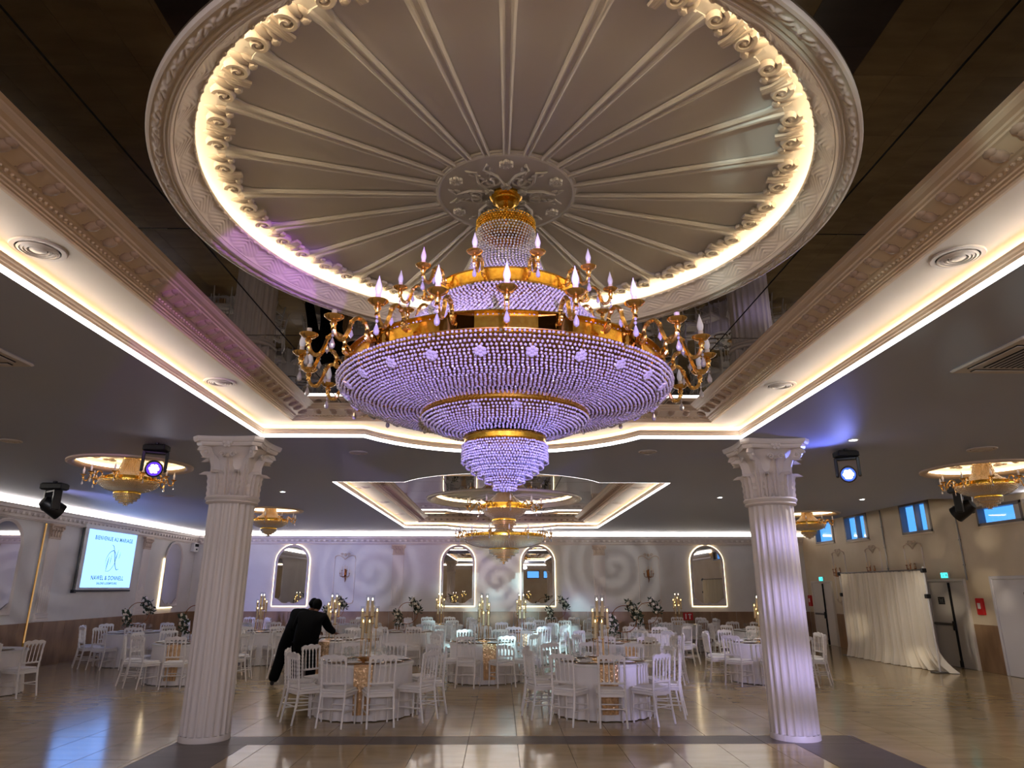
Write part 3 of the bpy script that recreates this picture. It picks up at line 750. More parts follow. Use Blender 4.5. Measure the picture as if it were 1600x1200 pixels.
def make_dome(cx, cy, label, detail=True):
    r = empty('ceiling_dome', (cx, cy, 0), 0, label, 'ceiling dome', 'fan domes of the ceiling')
    seg = ring_seg if detail else 360
    fr = MB().lathe([(2.115, 4.20), (2.115, 4.165), (2.108, 4.152), (2.094, 4.148), (2.09, 4.154)], 160)
    fr.lathe([(2.03, 4.162), (2.026, 4.152), (2.018, 4.149), (2.014, 4.157), (2.008, 4.157), (2.002, 4.147), (1.992, 4.149), (1.986, 4.160), (1.981, 4.168), (1.976, 4.168), (1.973, 4.176)], 160)
    fr.lathe([(1.897, 4.262), (1.892, 4.262), (1.886, 4.268), (1.886, 4.284), (1.895, 4.288), (2.06, 4.288)], 160)
    fr.obj('ring_frame', 'plaster', r, smooth=True)
    V, Fc = relief_ring([(2.09-0.06*t, 4.154+0.008*t) for t in np.linspace(0, 1, 14)], seg, h_rosewreath); np_obj('rose_wreath', V, Fc, 'plaster', r)
    V, Fc = relief_ring([(1.973-0.076*t, 4.176+0.086*t+0.022*sin(pi*t)) for t in np.linspace(0, 1, 26)], seg, h_leafband); np_obj('acanthus_band', V, Fc, 'plaster', r)
    tb = MB(); nt_ = 144 if detail else 72
    for k in range(nt_):
        a = 2*pi*k/nt_; s0 = len(tb.v); tb.blob((0, 0, 0), 0.011, 0.018, 0.009, 6, 4)
        tb.xf(Matrix.Translation((1.892*cos(a), 1.892*sin(a), 4.262)) @ Matrix.Rotation(a, 4, 'Z'), s0)
    tag(tb.obj('tooth', 'plaster', r), kind='stuff')
    MB().lathe([(2.015, 4.29), (2.03, 4.29), (2.03, 4.318), (2.015, 4.318)], 120).obj('led_strip', 'led_dome', r)
    MB().lathe([(2.06, 4.288), (2.06, 4.385), (1.98, 4.40), (1.72, 4.405)], 120).obj('cove', 'fan', r, smooth=True)
    # fan: 24 slightly dished leaves and 24 ribs
    N = 24; pm = MB()
    rr = [0.46, 0.7, 1.0, 1.3, 1.6, 1.80]; na = 5
    for ri_, q in enumerate(rr):
        for i in range(na+1):
            u = i/na; a = 2*pi/N*(u-0.5); pm.v.append((q*cos(a), q*sin(a), 4.385-0.012*(1-sin(pi*u))*(q/1.7)))
    for j in range(len(rr)-1):
        for i in range(na): pm.f.append((j*(na+1)+i, j*(na+1)+i+1, (j+1)*(na+1)+i+1, (j+1)*(na+1)+i))
    pme = pm.mesh('fan_panel', MT['fan'], True)
    rm = MB()
    prof = [(-0.040, 0.0), (-0.040, -0.010), (-0.026, -0.016), (-0.016, -0.014), (-0.011, -0.006), (0.011, -0.006), (0.016, -0.014), (0.026, -0.016), (0.040, -0.010), (0.040, 0.0)]
    for q, s_ in ((0.46, 0.55), (0.6, 0.62), (1.0, 0.8), (1.5, 1.0), (1.66, 1.15), (1.75, 1.8)):
        for (y, z) in prof: rm.v.append((q, y*s_, 4.372+z*1.4))
    m = len(prof)
    for j in range(5):
        for i in range(m-1): rm.f.append((j*m+i, j*m+i+1, (j+1)*m+i+1, (j+1)*m+i))
    rm.f.append(tuple(5*m+i for i in range(m)))
    rme = rm.mesh('rib', MT['fan'], True)
    em_ = MB().box(0.46, -0.043, 4.362, 0.478, 0.043, 4.374); eme = em_.mesh('fan_edge', MT['fan'])
    # scroll ornaments at the rim of each leaf
    def scroll_b():
        b = MB(); sp = spiral(1.35, 0.056, 0.010, 24, ph=-0.3)
        b.tube([(x, y, -0.012*k/24) for k, (x, y) in enumerate(sp)], [0.020-0.009*k/24 for k in range(25)], 6, flat=1.4)
        b.blob((0, 0, -0.012), 0.018, 0.018, 0.014, 8, 5); return b
    def leafl_b():
        b = MB(); b.blob((0.02, 0, 0), 0.062, 0.023, 0.02, 8, 5); b.blob((-0.02, 0.034, 0.0), 0.05, 0.018, 0.017, 8, 4); b.blob((-0.055, 0.012, -0.004), 0.024, 0.03, 0.02, 6, 4); return b
    def stub_b():
        b = MB()
        for s_ in (-1, 0, 1): b.tube([(0.075+0.02*abs(s_), s_*0.03, 0), (0.0, s_*0.016, -0.012), (-0.055, s_*0.014, -0.006)], [0.015, 0.013, 0.013], 6)
        return b
    sc_me, lf_me, st_me = (f().mesh(n_, MT['plaster'], True) for f, n_ in ((scroll_b, 'scroll'), (leafl_b, 'scroll_leaf'), (stub_b, 'stub')))
    joined = MB()
    for k in range(N):
        a = 2*pi*k/N-pi/2
        if detail or True:
            add('rib', rme, r, None, (0, 0, a)); add('fan_panel', pme, r, None, (0, 0, a+pi/N)); add('fan_edge', eme, r, None, (0, 0, a+pi/N))
        for (f, me_, off, R_, rot) in ((scroll_b, sc_me, 0.042, 1.775, 0.2), (leafl_b, lf_me, 0.084, 1.78, 0.15), (stub_b, st_me, 0.131, 1.74, 0.0), (scroll_b, sc_me, 0.168, 1.768, 0.2), (leafl_b, lf_me, 0.212, 1.78, 0.15)):
            ang = a+off
            if detail: add(me_.name.split('.')[0], me_, r, (R_*cos(ang), R_*sin(ang), 4.362), (0, 0, ang+rot))
            else:
                s0 = len(joined.v); b2 = f(); n0 = len(joined.v); joined.v += b2.v; joined.f += [tuple(n0+i for i in t) for t in b2.f]
                joined.xf(Matrix.Translation((R_*cos(ang), R_*sin(ang), 4.362)) @ Matrix.Rotation(ang+rot, 4, 'Z'), s0)
    if not detail: tag(joined.obj('scroll', 'plaster', r, smooth=True), kind='stuff')
    # medallion with moulded scrolls and flowers
    md = MB().lathe([(0.455, 4.385), (0.468, 4.372), (0.462, 4.356), (0.448, 4.352), (0.44, 4.360), (0.25, 4.362), (0.02, 4.362)], 96).obj('medallion', 'fan', r, smooth=True)
    if detail:
        orn = MB()
        for k in range(6):
            a = 2*pi*k/6-pi/2
            for s_ in (-1, 1):
                s0 = len(orn.v); sp = spiral(1.2, 0.055, 0.01, 20, ph=1.6)
                orn.tube([(0.19+x, 0.075+y, 0) for x, y in sp], [0.012-0.005*q/20 for q in range(21)], 5)
                orn.tube([(0.10, 0.01, 0), (0.16, 0.02, 0), (0.24, 0.06, 0), (0.30, 0.14, 0), (0.36, 0.12, 0)], [0.014, 0.012, 0.011, 0.009, 0.004], 5)
                for q in range(4): orn.blob((0.24+0.035*q, 0.10+0.02*(q % 2), 0), 0.026, 0.011, 0.008, 6, 4)
                orn.xf(Matrix.Translation((0, 0, 4.354)) @ Matrix.Rotation(a, 4, 'Z') @ Matrix.Scale(s_, 4, (0, 1, 0)), s0)
            s0 = len(orn.v)
            for q in range(7): orn.blob((0.37+0.028*cos(q*2*pi/6)*(q < 6), 0.03*sin(q*2*pi/6)*(q < 6), -0.006), 0.02, 0.02, 0.014, 6, 4)
            for q in range(5): orn.blob((0.12+0.02*cos(q*1.3), 0.022*sin(q*1.3), -0.004), 0.02, 0.018, 0.012, 6, 4)
            orn.xf(Matrix.Translation((0, 0, 4.354)) @ Matrix.Rotation(a, 4, 'Z'), s0)
        orn.obj('scrollwork', 'fan', md, smooth=True)
    return r
make_dome(CHX, CHY, 'large round fan dome with glowing scroll rim above the big front chandelier')
make_dome(CHX+0.06, CH2Y, 'round fan dome with glowing rim above the far gold chandelier', False)

# ------------------------------------------------------------------ chandeliers
def arm_path(L, s=1.0):
    base = [(0, 0), (0.03, -0.012), (0.055, 0.012), (0.052, 0.05), (0.08, 0.085), (0.115, 0.09), (0.145, 0.06), (0.16, 0.01), (0.185, -0.04), (0.215, -0.045), (0.24, -0.015), (0.247, 0.035)]
    k = L/0.247
    return [(x*k, 0, z*s) for x, z in smooth_prof(base, 44)]
def arm_meshes(L, s, q):
    A = MB(); P = arm_path(L, s); A.tube(P, [0.011*q]*len(P), 6)
    sp = spiral(1.1, 0.032*q, 0.008*q, 14, ph=pi/2)
    A.tube([(0.045*q+x, 0, 0.005+z) for x, z in sp], 0.006*q, 5)
    for t in (0.35, 0.55, 0.75):
        p = P[int(len(P)*t)]; A.blob(p, 0.016*q, 0.015*q, 0.013*q, 6, 4)
    end = P[-1]
    bo = MB().lathe([(0.004, 0), (0.012, 0.004), (0.03, 0.008), (0.048, 0.022), (0.050, 0.026), (0.046, 0.025), (0.012, 0.014)], 16)
    bo.lathe([(0.012, 0.002), (0.018, -0.012), (0.010, -0.03), (0.013, -0.045)], 10)
    sl = MB().lathe([(0.0135, 0.012), (0.0135, 0.058), (0.0, 0.058)], 10)
    bu = MB().lathe(smooth_prof([(0.010, 0.056), (0.0165, 0.075), (0.0175, 0.092), (0.011, 0.118), (0.004, 0.142), (0.0008, 0.156)], 15), 12)
    pe = MB()
    for z in (-0.055, -0.075): pe.blob((0, 0, z), 0.008, 0.008, 0.009, 6, 4)
    pe.lathe([(0.001, -0.085), (0.006, -0.096), (0.0145, -0.122), (0.012, -0.138), (0.0, -0.146)], 8)
    pe2 = MB(); mx = P[int(len(P)*0.55)]
    pe2.blob((mx[0], 0, mx[2]-0.03), 0.007, 0.007, 0.008, 6, 4); pe2.lathe([(0.001, -0.04), (0.006, -0.05), (0.0125, -0.07), (0.0, -0.09)], 8, c=(mx[0], 0, mx[2]))
    for b in (bo, sl, bu, pe): b.xf(Matrix.Translation(Vector(end)) @ Matrix.Scale(q, 4))
    return {'arm': A.mesh('candle_arm', MT['brass'], True), 'bobeche': bo.mesh('bobeche', MT['brass'], True), 'sleeve': sl.mesh('candle_sleeve', MT['sleeve'], True),
            'bulb': bu.mesh('flame_bulb', MT['bulb'], True), 'pendant': pe.mesh('pendant', MT['crystal'], False), 'pendant2': pe2.mesh('pendant', MT['crystal'], False)}
def put_arms(root, ms, n, R, z, off=0.0, missing=(), parts=True):
    for k in range(n):
        a = 2*pi*(k+off)/n-pi/2
        o = add('candle_arm', ms['arm'], root, (R*cos(a), R*sin(a), z), (0, 0, a))
        for nm, key in (('bobeche', 'bobeche'), ('candle_sleeve', 'sleeve'), ('flame_bulb', 'bulb'), ('pendant', 'pendant'), ('pendant', 'pendant2')):
            if key == 'bulb' and k in missing: continue
            if not parts and key in ('pendant2',): continue
            add(nm, ms[key], o)

ch = empty('crystal_chandelier', (CHX, CHY, 0), 0, 'huge crystal bowl chandelier with violet shine and gold candle arms', 'chandelier')
can = MB().lathe([(0.0, 4.30), (0.055, 4.295), (0.075, 4.31), (0.088, 4.312), (0.09, 4.322), (0.08, 4.324), (0.095, 4.332), (0.108, 4.345), (0.105, 4.362)], 32)
can.obj('canopy', 'gold', ch, smooth=True)
chn = MB()
for k in range(9):
    z = 4.29-k*0.022; s0 = len(chn.v)
    chn.tube([(0.012*cos(t), 0, 0.016*sin(t)) for t in np.linspace(0, 2*pi, 11)], 0.0045, 5)
    chn.xf(Matrix.Translation((0, 0, z)) @ Matrix.Rotation((k % 2)*pi/2, 4, 'Z'), s0)
chn.lathe([(0.005, 4.3), (0.005, 4.12)], 6); chn.obj('chain', 'gold', ch, smooth=True)
MB().lathe([(0.02, 4.15), (0.15, 4.15), (0.176, 4.145), (0.182, 4.13), (0.182, 4.085), (0.176, 4.08)], 40).obj('crown_band', 'gold', ch, smooth=True)
tag(add('crown_beads', bead_mesh('crown_beads', bead_surface([(0.19, 4.15), (0.192, 4.08)], 0.019), 0.0088, MT['gold']), ch), kind='stuff')
neck = smooth_prof([(0.19, 4.07), (0.20, 3.96), (0.225, 3.84), (0.265, 3.74), (0.33, 3.66), (0.43, 3.60)], 30)
tag(add('bead_neck', bead_mesh('bead_neck', bead_surface(neck, 0.0215), 0.0098, MT['crystal']), ch), kind='stuff')
def band(name, R, z0, z1, m='gold', th=0.012, seg=64, bead=0.006):
    b = MB().lathe([(R-th, z0), (R, z0-0.002), (R+bead, z0+0.004), (R, z0+0.010), (R, z1-0.010), (R+bead, z1-0.004), (R, z1+0.002), (R-th, z1)], seg)
    return b.obj(name, m, ch, smooth=True)
band('upper_ring', 0.475, 3.518, 3.605, seg=72)
put_arms(ch, arm_meshes(0.19, 0.85, 0.9), 12, 0.475, 3.555, 0.5)
skirt = smooth_prof([(0.472, 3.51), (0.56, 3.40), (0.70, 3.27), (0.84, 3.17), (0.93, 3.125)], 30)
tag(add('bead_skirt', bead_mesh('bead_skirt', bead_surface(skirt, 0.025, 0.002), 0.0108, MT['crystal']), ch), kind='stuff')
MB().lathe([(r_-0.02, z_) for r_, z_ in skirt], 48).obj('skirt_frame', 'darkgold', ch, smooth=True)
# main ring: twelve flat polished plates
plate = MB(); a = pi/12
plate.v += [(0.953*cos(-a*.98), 0.953*sin(-a*.98), 3.035), (0.953*cos(a*.98), 0.953*sin(a*.98), 3.035), (0.953*cos(a*.98), 0.953*sin(a*.98), 3.128), (0.953*cos(-a*.98), 0.953*sin(-a*.98), 3.128)]
plate.f = [(0, 1, 2, 3)]; MT['plate_gold'] = mat('dark_reflection_gold', rgb(150, 116, 62), 0.06, metal=1.0); plme = plate.mesh('mirror_plate', MT['plate_gold'])  # plate gold darkened so its colour carries the dark reflections
mring = MB().lathe([(0.93, 3.03), (0.962, 3.028), (0.966, 3.036), (0.935, 3.04), (0.935, 3.122), (0.966, 3.126), (0.962, 3.134), (0.93, 3.132)], 72).obj('main_ring', 'gold', ch, smooth=True)
for k in range(12): add('mirror_plate', plme, mring, None, (0, 0, 2*pi*k/12))
put_arms(ch, arm_meshes(0.247, 1.0, 1.0), 24, 0.955, 3.075, 0.0, missing=(3, 20, 21))
bowl = smooth_prof([(1.000, 3.012), (0.985, 2.975), (0.93, 2.93), (0.80, 2.882), (0.65, 2.86), (0.505, 2.853)], 36)
tag(add('bead_bowl', bead_mesh('bead_bowl', bead_surface(bowl, 0.0232, 0.002), 0.0104, MT['crystal']), ch), kind='stuff')
MB().lathe([(r_*0.965, z_+0.028) for r_, z_ in bowl], 64).obj('bowl_frame', 'darkgold', ch, smooth=True)
band('rim_ring', 0.985, 3.006, 3.022, seg=80)
ribs = MB()
for k in range(24):
    a = 2*pi*k/24+pi/24; ribs.tube([(r_*0.985*cos(a), r_*0.985*sin(a), z_+0.01) for r_, z_ in bowl[::3]], 0.005, 4)
ribs.obj('bowl_ribs', 'gold', ch)
rose = MB()
for q in range(7):
    a = q*2*pi/6; rose.blob((0.020*cos(a)*(q < 6), 0.020*sin(a)*(q < 6), 0), 0.014, 0.014, 0.009, 6, 4)
rose_me = rose.mesh('crystal_flower', MT['crystal'], False)
for k in range(24):
    a = 2*pi*(k+0.5)/24; add('crystal_flower', rose_me, ch, (0.945*cos(a), 0.945*sin(a), 2.928), (0, radians(-40), a))
    if k % 2 == 0: add('crystal_flower', rose_me, ch, (0.44*cos(a), 0.44*sin(a), 2.80), (0, radians(-25), a))
band('lower_ring', 0.503, 2.82, 2.868, seg=64)
bowl2 = smooth_prof([(0.497, 2.815), (0.47, 2.785), (0.40, 2.755), (0.31, 2.735), (0.246, 2.722)], 24)
tag(add('lower_bead_bowl', bead_mesh('lower_bead_bowl', bead_surface(bowl2, 0.0222, 0.002), 0.0100, MT['crystal']), ch), kind='stuff')
MB().lathe([(r_*0.95, z_+0.024) for r_, z_ in bowl2], 48).obj('lower_bowl_frame', 'darkgold', ch, smooth=True)
band('tip_band', 0.243, 2.664, 2.71, seg=48)
tip = []
for R, za, zb in ((0.253, 2.655, 2.56), (0.225, 2.62, 2.53), (0.195, 2.58, 2.50), (0.158, 2.55, 2.475), (0.115, 2.52, 2.445), (0.067, 2.49, 2.405), (0.03, 2.47, 2.40)):
    tip += bead_surface([(R, za), (R, zb)], 0.0165, 0.002)
tag(add('tip_crystals', bead_mesh('tip_crystals', tip, 0.0088, MT['crystal_tip']), ch), kind='stuff')
MB().lathe([(0.0, 2.67), (0.235, 2.66), (0.20, 2.58), (0.14, 2.52), (0.08, 2.46), (0.0, 2.43)], 24).obj('tip_frame', 'darkgold', ch, smooth=True)

def lathe_chandelier(root, bands, beads, step, br, m, ico=False):
    for nm, R, z0, z1 in bands:
        MB().lathe([(R-0.02, z0), (R, z0), (R+0.006, (z0+z1)/2), (R, z1), (R-0.02, z1)], 40).obj(nm, 'gold', root, smooth=True)
    for nm, prof in beads:
        pts = []
        for pf in prof: pts += bead_surface(pf, step)
        tag(add(nm, bead_mesh(nm, pts, br, MT[m], ico), root), kind='stuff')
        fr = MB()
        for pf in prof:
            for k in range(8): fr.tube([(max(0.0, r_-0.012)*cos(k*pi/4), max(0.0, r_-0.012)*sin(k*pi/4), z_+0.008) for r_, z_ in pf], 0.004, 4)
        fr.obj('bead_frame', 'gold', root, smooth=True)
        ln = MB()
        for pf in prof: ln.lathe([(max(0.0, r_-0.022), z_+0.01) for r_, z_ in pf], 32)
        ln.obj('glow_liner', 'liner', root, smooth=True)
# far gold chandelier in the second recess
ch2 = empty('gold_chandelier', (CHX+0.06, CH2Y, 0), 0, 'two tiered gold and crystal chandelier hanging over the far tables', 'chandelier')
MB().lathe([(0.0, 4.30), (0.11, 4.31), (0.13, 4.36)], 24).obj('canopy', 'gold', ch2, smooth=True)
lathe_chandelier(ch2, [('upper_ring', 0.62, 3.90, 4.05), ('small_ring', 0.32, 3.60, 3.66), ('main_ring', 1.08, 3.15, 3.24), ('tip_band', 0.40, 2.84, 2.88)],
    [('bead_neck', [smooth_prof([(0.20, 4.36), (0.28, 4.25), (0.45, 4.10), (0.60, 4.03)], 14)]),
     ('upper_bead_bowl', [smooth_prof([(0.62, 3.91), (0.52, 3.78), (0.33, 3.67)], 12)]),
     ('inner_tiers', [[(0.32, 3.59), (0.31, 3.50)], [(0.26, 3.50), (0.24, 3.40)], [(0.2, 3.42), (0.3, 3.26)]]),
     ('main_bead_bowl', [smooth_prof([(1.08, 3.14), (0.98, 3.02), (0.72, 2.93), (0.41, 2.89)], 16)]),
     ('tip_crystals', [[(0.40, 2.83), (0.39, 2.76)], [(0.31, 2.77), (0.30, 2.69)], [(0.21, 2.70), (0.20, 2.61)], [(0.12, 2.62), (0.11, 2.54)], [(0.05, 2.56), (0.03, 2.47)]])], 0.040, 0.0165, 'crystal_warm')
MB().lathe([(0.012, 4.3), (0.012, 2.8)], 8).obj('stem', 'gold', ch2)
ams = arm_meshes(0.22, 1.1, 1.25); put_arms(ch2, ams, 16, 1.08, 3.2, 0.25, parts=False)
put_arms(ch2, arm_meshes(0.40, 1.2, 1.5), 10, 0.62, 3.95, 0.25, parts=False)
# small side chandeliers, each under a round glowing cove
def side_chandelier(x, y, label, zc):
    r = empty('side_chandelier', (x, y, zc), 0, label, 'chandelier', 'small side chandeliers')
    MB().lathe([(0.0, 0.02), (0.125, 0.02), (0.135, 0.05), (0.14, 0.11), (0.125, 0.12)], 28, fl=lambda q, a, z: q*(1+0.02*sin(28*a))).obj('canopy', 'gold', r, smooth=True)
    lathe_chandelier(r, [('main_ring', 0.43, -0.375, -0.29), ('lower_ring', 0.205, -0.56, -0.52)],
        [('bead_neck', [smooth_prof([(0.135, 0.02), (0.16, -0.08), (0.22, -0.20), (0.36, -0.285)], 14)]),
         ('bead_bowl', [smooth_prof([(0.455, -0.36), (0.44, -0.41), (0.34, -0.48), (0.21, -0.515)], 14)]),
         ('tip_crystals', [[(0.20, -0.565), (0.195, -0.61)], [(0.165, -0.61), (0.155, -0.66)], [(0.115, -0.65), (0.105, -0.70)], [(0.06, -0.69), (0.03, -0.745)]])], 0.0255, 0.0108, 'crystal_warm')
    put_arms(r, arm_meshes(0.24, 0.95, 1.0), 10, 0.43, -0.33, 0.25)
    return r
def small_cove(x, y, R, label):
    r = empty('ceiling_cove', (x, y, ZC), 0, label, 'ceiling cove', 'round glowing ceiling coves')
    MB().lathe([(R+0.06, 0.0), (R+0.06, -0.025), (R+0.03, -0.04), (R+0.0, -0.03), (R-0.03, -0.035), (R-0.06, -0.02), (R-0.075, 0.0), (R-0.075, 0.035), (R, 0.035)], 72).obj('rim', 'plaster_rose', r, smooth=True)
    MB().lathe([(R, 0.0), (R, 0.15), (R-0.12, 0.17), (0.0, 0.17)], 72).obj('dish', 'fan', r, smooth=True)
    MB().lathe([(R-0.03, 0.037), (R-0.03, 0.06), (R-0.015, 0.06), (R-0.015, 0.037)], 60).obj('led_strip', 'led_small', r)
    lv = MB(); lv.blob((0, 0, 0), 0.07, 0.05, 0.03, 8, 5)
    for s_ in (-1, 1): lv.tube([(0.05+px, s_*(0.06+py), 0) for px, py in spiral(1.2, 0.05, 0.01, 16)], 0.016, 5)
    lme = lv.mesh('scroll', MT['plaster'], True)
    for k in range(12): a = 2*pi*k/12; add('scroll', lme, r, ((R-0.28)*cos(a), (R-0.28)*sin(a), 0.13), (0, 0, a))
names = ['left, near the violet stage light', 'left, beyond the left column', 'at the right picture edge', 'right, beyond the right column']
first = None
for (x, y, R), nm in zip(COVES, names):
    small_cove(x, y, R, 'round glowing ceiling cove with scrolls, '+nm)
    if first is None: first = side_chandelier(x, y, 'small gold and crystal chandelier '+nm, ZC+0.05)
    else:
        c = copy_tree(first); c.location = (x, y, ZC+0.05); c['label'] = 'small gold and crystal chandelier '+nm

# ------------------------------------------------------------------ wall furniture
WALLM = {'back': lambda u: (Vector((u, YB, 0)), 0.0), 'left': lambda u: (Vector((XL, u, 0)), pi/2), 'right': lambda u: (Vector((XR, u, 0)), -pi/2)}
TOWALL = Matrix(((1, 0, 0, 0), (0, 0, -1, 0), (0, 1, 0, 0), (0, 0, 0, 1)))   # (x, height, depth into room) -> local
def arch_path(hw, z0, zs, n=24):
    P = [(-hw, z0), (hw, z0), (hw, zs)]
    for k in range(1, n): a = pi*k/n; P.append((hw*cos(a), zs+hw*sin(a)))
    P.append((-hw, zs)); return P
def arched_mirror(wall, u, label, lit=True):
    loc, rz = WALLM[wall](u)
    r = empty('arched_mirror', loc, rz, label, 'mirror', 'backlit arched mirrors')
    P = arch_path(0.62, 1.24, 2.78)
    b = MB().sweep(P, [(0.0, 0.03), (0.0, 0.06), (0.02, 0.075), (0.045, 0.07), (0.06, 0.055), (0.085, 0.05), (0.085, 0.03)]); b.xf(TOWALL); b.obj('frame', 'plaster', r, smooth=True)
    G = arch_path(0.545, 1.31, 2.78)
    G[0:2] = [(-0.545, 1.50), (-0.40, 1.42), (-0.28, 1.33), (0.28, 1.33), (0.40, 1.42), (0.545, 1.50)]
    b = MB().poly(G, [], 0.045); b.xf(TOWALL); b.obj('mirror_glass', 'mirror', r)
    b = MB()
    for s_ in (-1, 1):
        b.poly([(s_*0.55, 1.30), (s_*0.55, 1.50), (s_*0.40, 1.42), (s_*0.28, 1.33), (s_*0.26, 1.30)], [], 0.05)
        b.tube([(s_*(0.47+x), 1.42+y, 0.055) for x, y in spiral(1.2, 0.05, 0.01, 14)], 0.012, 5)
        b.tube([(s_*0.52, 1.5, 0.055), (s_*0.40, 1.425, 0.06), (s_*0.28, 1.335, 0.06), (s_*0.12, 1.30, 0.06), (0, 1.33, 0.06)], 0.016, 5)
    for q in range(7): b.blob((0.05*cos(q*1.05)*(q < 6), 1.32+0.03*sin(q*1.05), 0.06), 0.03, 0.03, 0.02, 6, 4)
    b.xf(TOWALL); b.obj('ornament', 'plaster', r)
    if lit:
        LP = arch_path(0.633, 1.225, 2.78); b = MB()
        if lit == 'side': b.tube([(-0.64, 1.225, 0.02), (-0.64, 2.80, 0.02)], 0.018, 5); b.tube([(-0.63, 1.22, 0.02), (0.35, 1.22, 0.02)], 0.014, 5)
        else: b.tube([(x, y, 0.014) for x, y in LP+[LP[0]]], 0.009, 5)
        b.xf(TOWALL); b.obj('led_strip', 'led_mirror', r)
    return r
arched_mirror('back', -7.68, 'arched mirror with glowing edge on the back wall, behind the two people')
arched_mirror('back', -1.58, 'arched mirror with glowing edge on the back wall, left under the far chandelier')
arched_mirror('back', 1.37, 'arched mirror with glowing edge on the back wall, right under the far chandelier')
arched_mirror('back', 7.66, 'arched mirror with glowing edge on the back wall, nearest the right column')
arched_mirror('left', 15.95, 'tall arched mirror cut by the left picture edge', False)
arched_mirror('left', 24.3, 'arched mirror with one glowing side on the left wall beyond the screen', 'side')

def wall_panel(wall, u, label, z0=1.3, z1=3.02, hw=0.38):
    loc, rz = WALLM[wall](u)
    r = empty('wall_moulding', loc, rz, label, 'wall moulding', 'moulded wall panels')
    b = MB()
    for s_ in (-1, 1): b.sweep([(s_*hw-0.018, z0+0.12), (s_*hw+0.018, z0+0.12), (s_*hw+0.018, z1-0.12), (s_*hw-0.018, z1-0.12)], [(0.0, 0.0), (0.0, 0.012), (0.01, 0.022), (0.018, 0.022)])
    b.xf(TOWALL); b.obj('strip', 'plaster', r, smooth=True)
    for (zc, sg) in ((z1, 1), (z0, -1)):
        b = MB()
        for s_ in (-1, 1):
            b.tube([(s_*hw, zc-sg*0.12, 0.015), (s_*(hw-0.02), zc-sg*0.04, 0.018), (s_*0.25, zc, 0.02), (s_*0.15, zc-sg*0.03, 0.02), (s_*0.06, zc-sg*0.09, 0.02), (0, zc-sg*0.15, 0.02)], 0.017, 5)
            b.tube([(s_*(0.12+x), zc+sg*(0.03+y), 0.02) for x, y in spiral(1.1, 0.055, 0.01, 14)], 0.014, 5)
        b.blob((0, zc+sg*0.02, 0.02), 0.05, 0.06, 0.025, 8, 5); b.xf(TOWALL); b.obj('ornament', 'plaster_rose', r, smooth=True)
    return r
def sconce(wall, u, z, label):
    loc, rz = WALLM[wall](u); loc.z = z
    r = empty('wall_sconce', loc, rz, label, 'wall lamp', 'bronze wall sconces')
    b = MB(); b.blob((0, 0.0, 0.02), 0.045, 0.13, 0.025, 8, 6); b.tube([(0, -0.1, 0.03), (0.015, -0.2, 0.035), (0, -0.30, 0.02)], [0.03, 0.02, 0.006], 6); b.blob((0, 0.13, 0.02), 0.03, 0.04, 0.02); b.xf(TOWALL)
    b.obj('backplate', 'bronze', r, smooth=True)
    for k, (x, y, d) in enumerate(((-0.17, 0.02, 0.12), (0.17, 0.02, 0.12), (-0.085, 0.12, 0.2), (0.085, 0.12, 0.2), (0, 0.16, 0.14))):
        b = MB(); b.tube([(0, -0.05, 0.03), (x*0.4, -0.12, d*0.6), (x*0.9, -0.09, d), (x, y-0.03, d)], [0.012, 0.011, 0.01, 0.01], 6); b.xf(TOWALL)
        arm = b.obj('arm', 'bronze', r, smooth=True)
        b = MB(); b.lathe([(0.002, y-0.03), (0.028, y-0.01), (0.03, y), (0.012, y)], 10, c=(x, -d, 0)); b.obj('drip_pan', 'bronze', arm)
        MB().lathe([(0.010, y), (0.010, y+0.10), (0.004, y+0.13), (0.0, y+0.16)], 8, c=(x, -d, 0)).obj('candle', 'candle', arm)
    return r
wall_panel('back', -5.76, 'moulded panel on the back wall left of the far chandelier'); sconce('back', -5.72, 2.36, 'bronze candle sconce on the back wall left of the far chandelier')
wall_panel('back', 5.50, 'moulded panel on the back wall right of the far chandelier'); sconce('back', 5.46, 2.36, 'bronze candle sconce on the back wall right of the far chandelier')
for u, nm in ((23.3, 'by the far exit door'), (21.1, 'above the middle of the drape'), (19.0, 'above the near end of the drape')):
    wall_panel('right', u, 'moulded wall panel on the right wall '+nm, 1.4, 3.05, 0.42); sconce('right', u, 2.36, 'bronze candle sconce on the right wall '+nm)

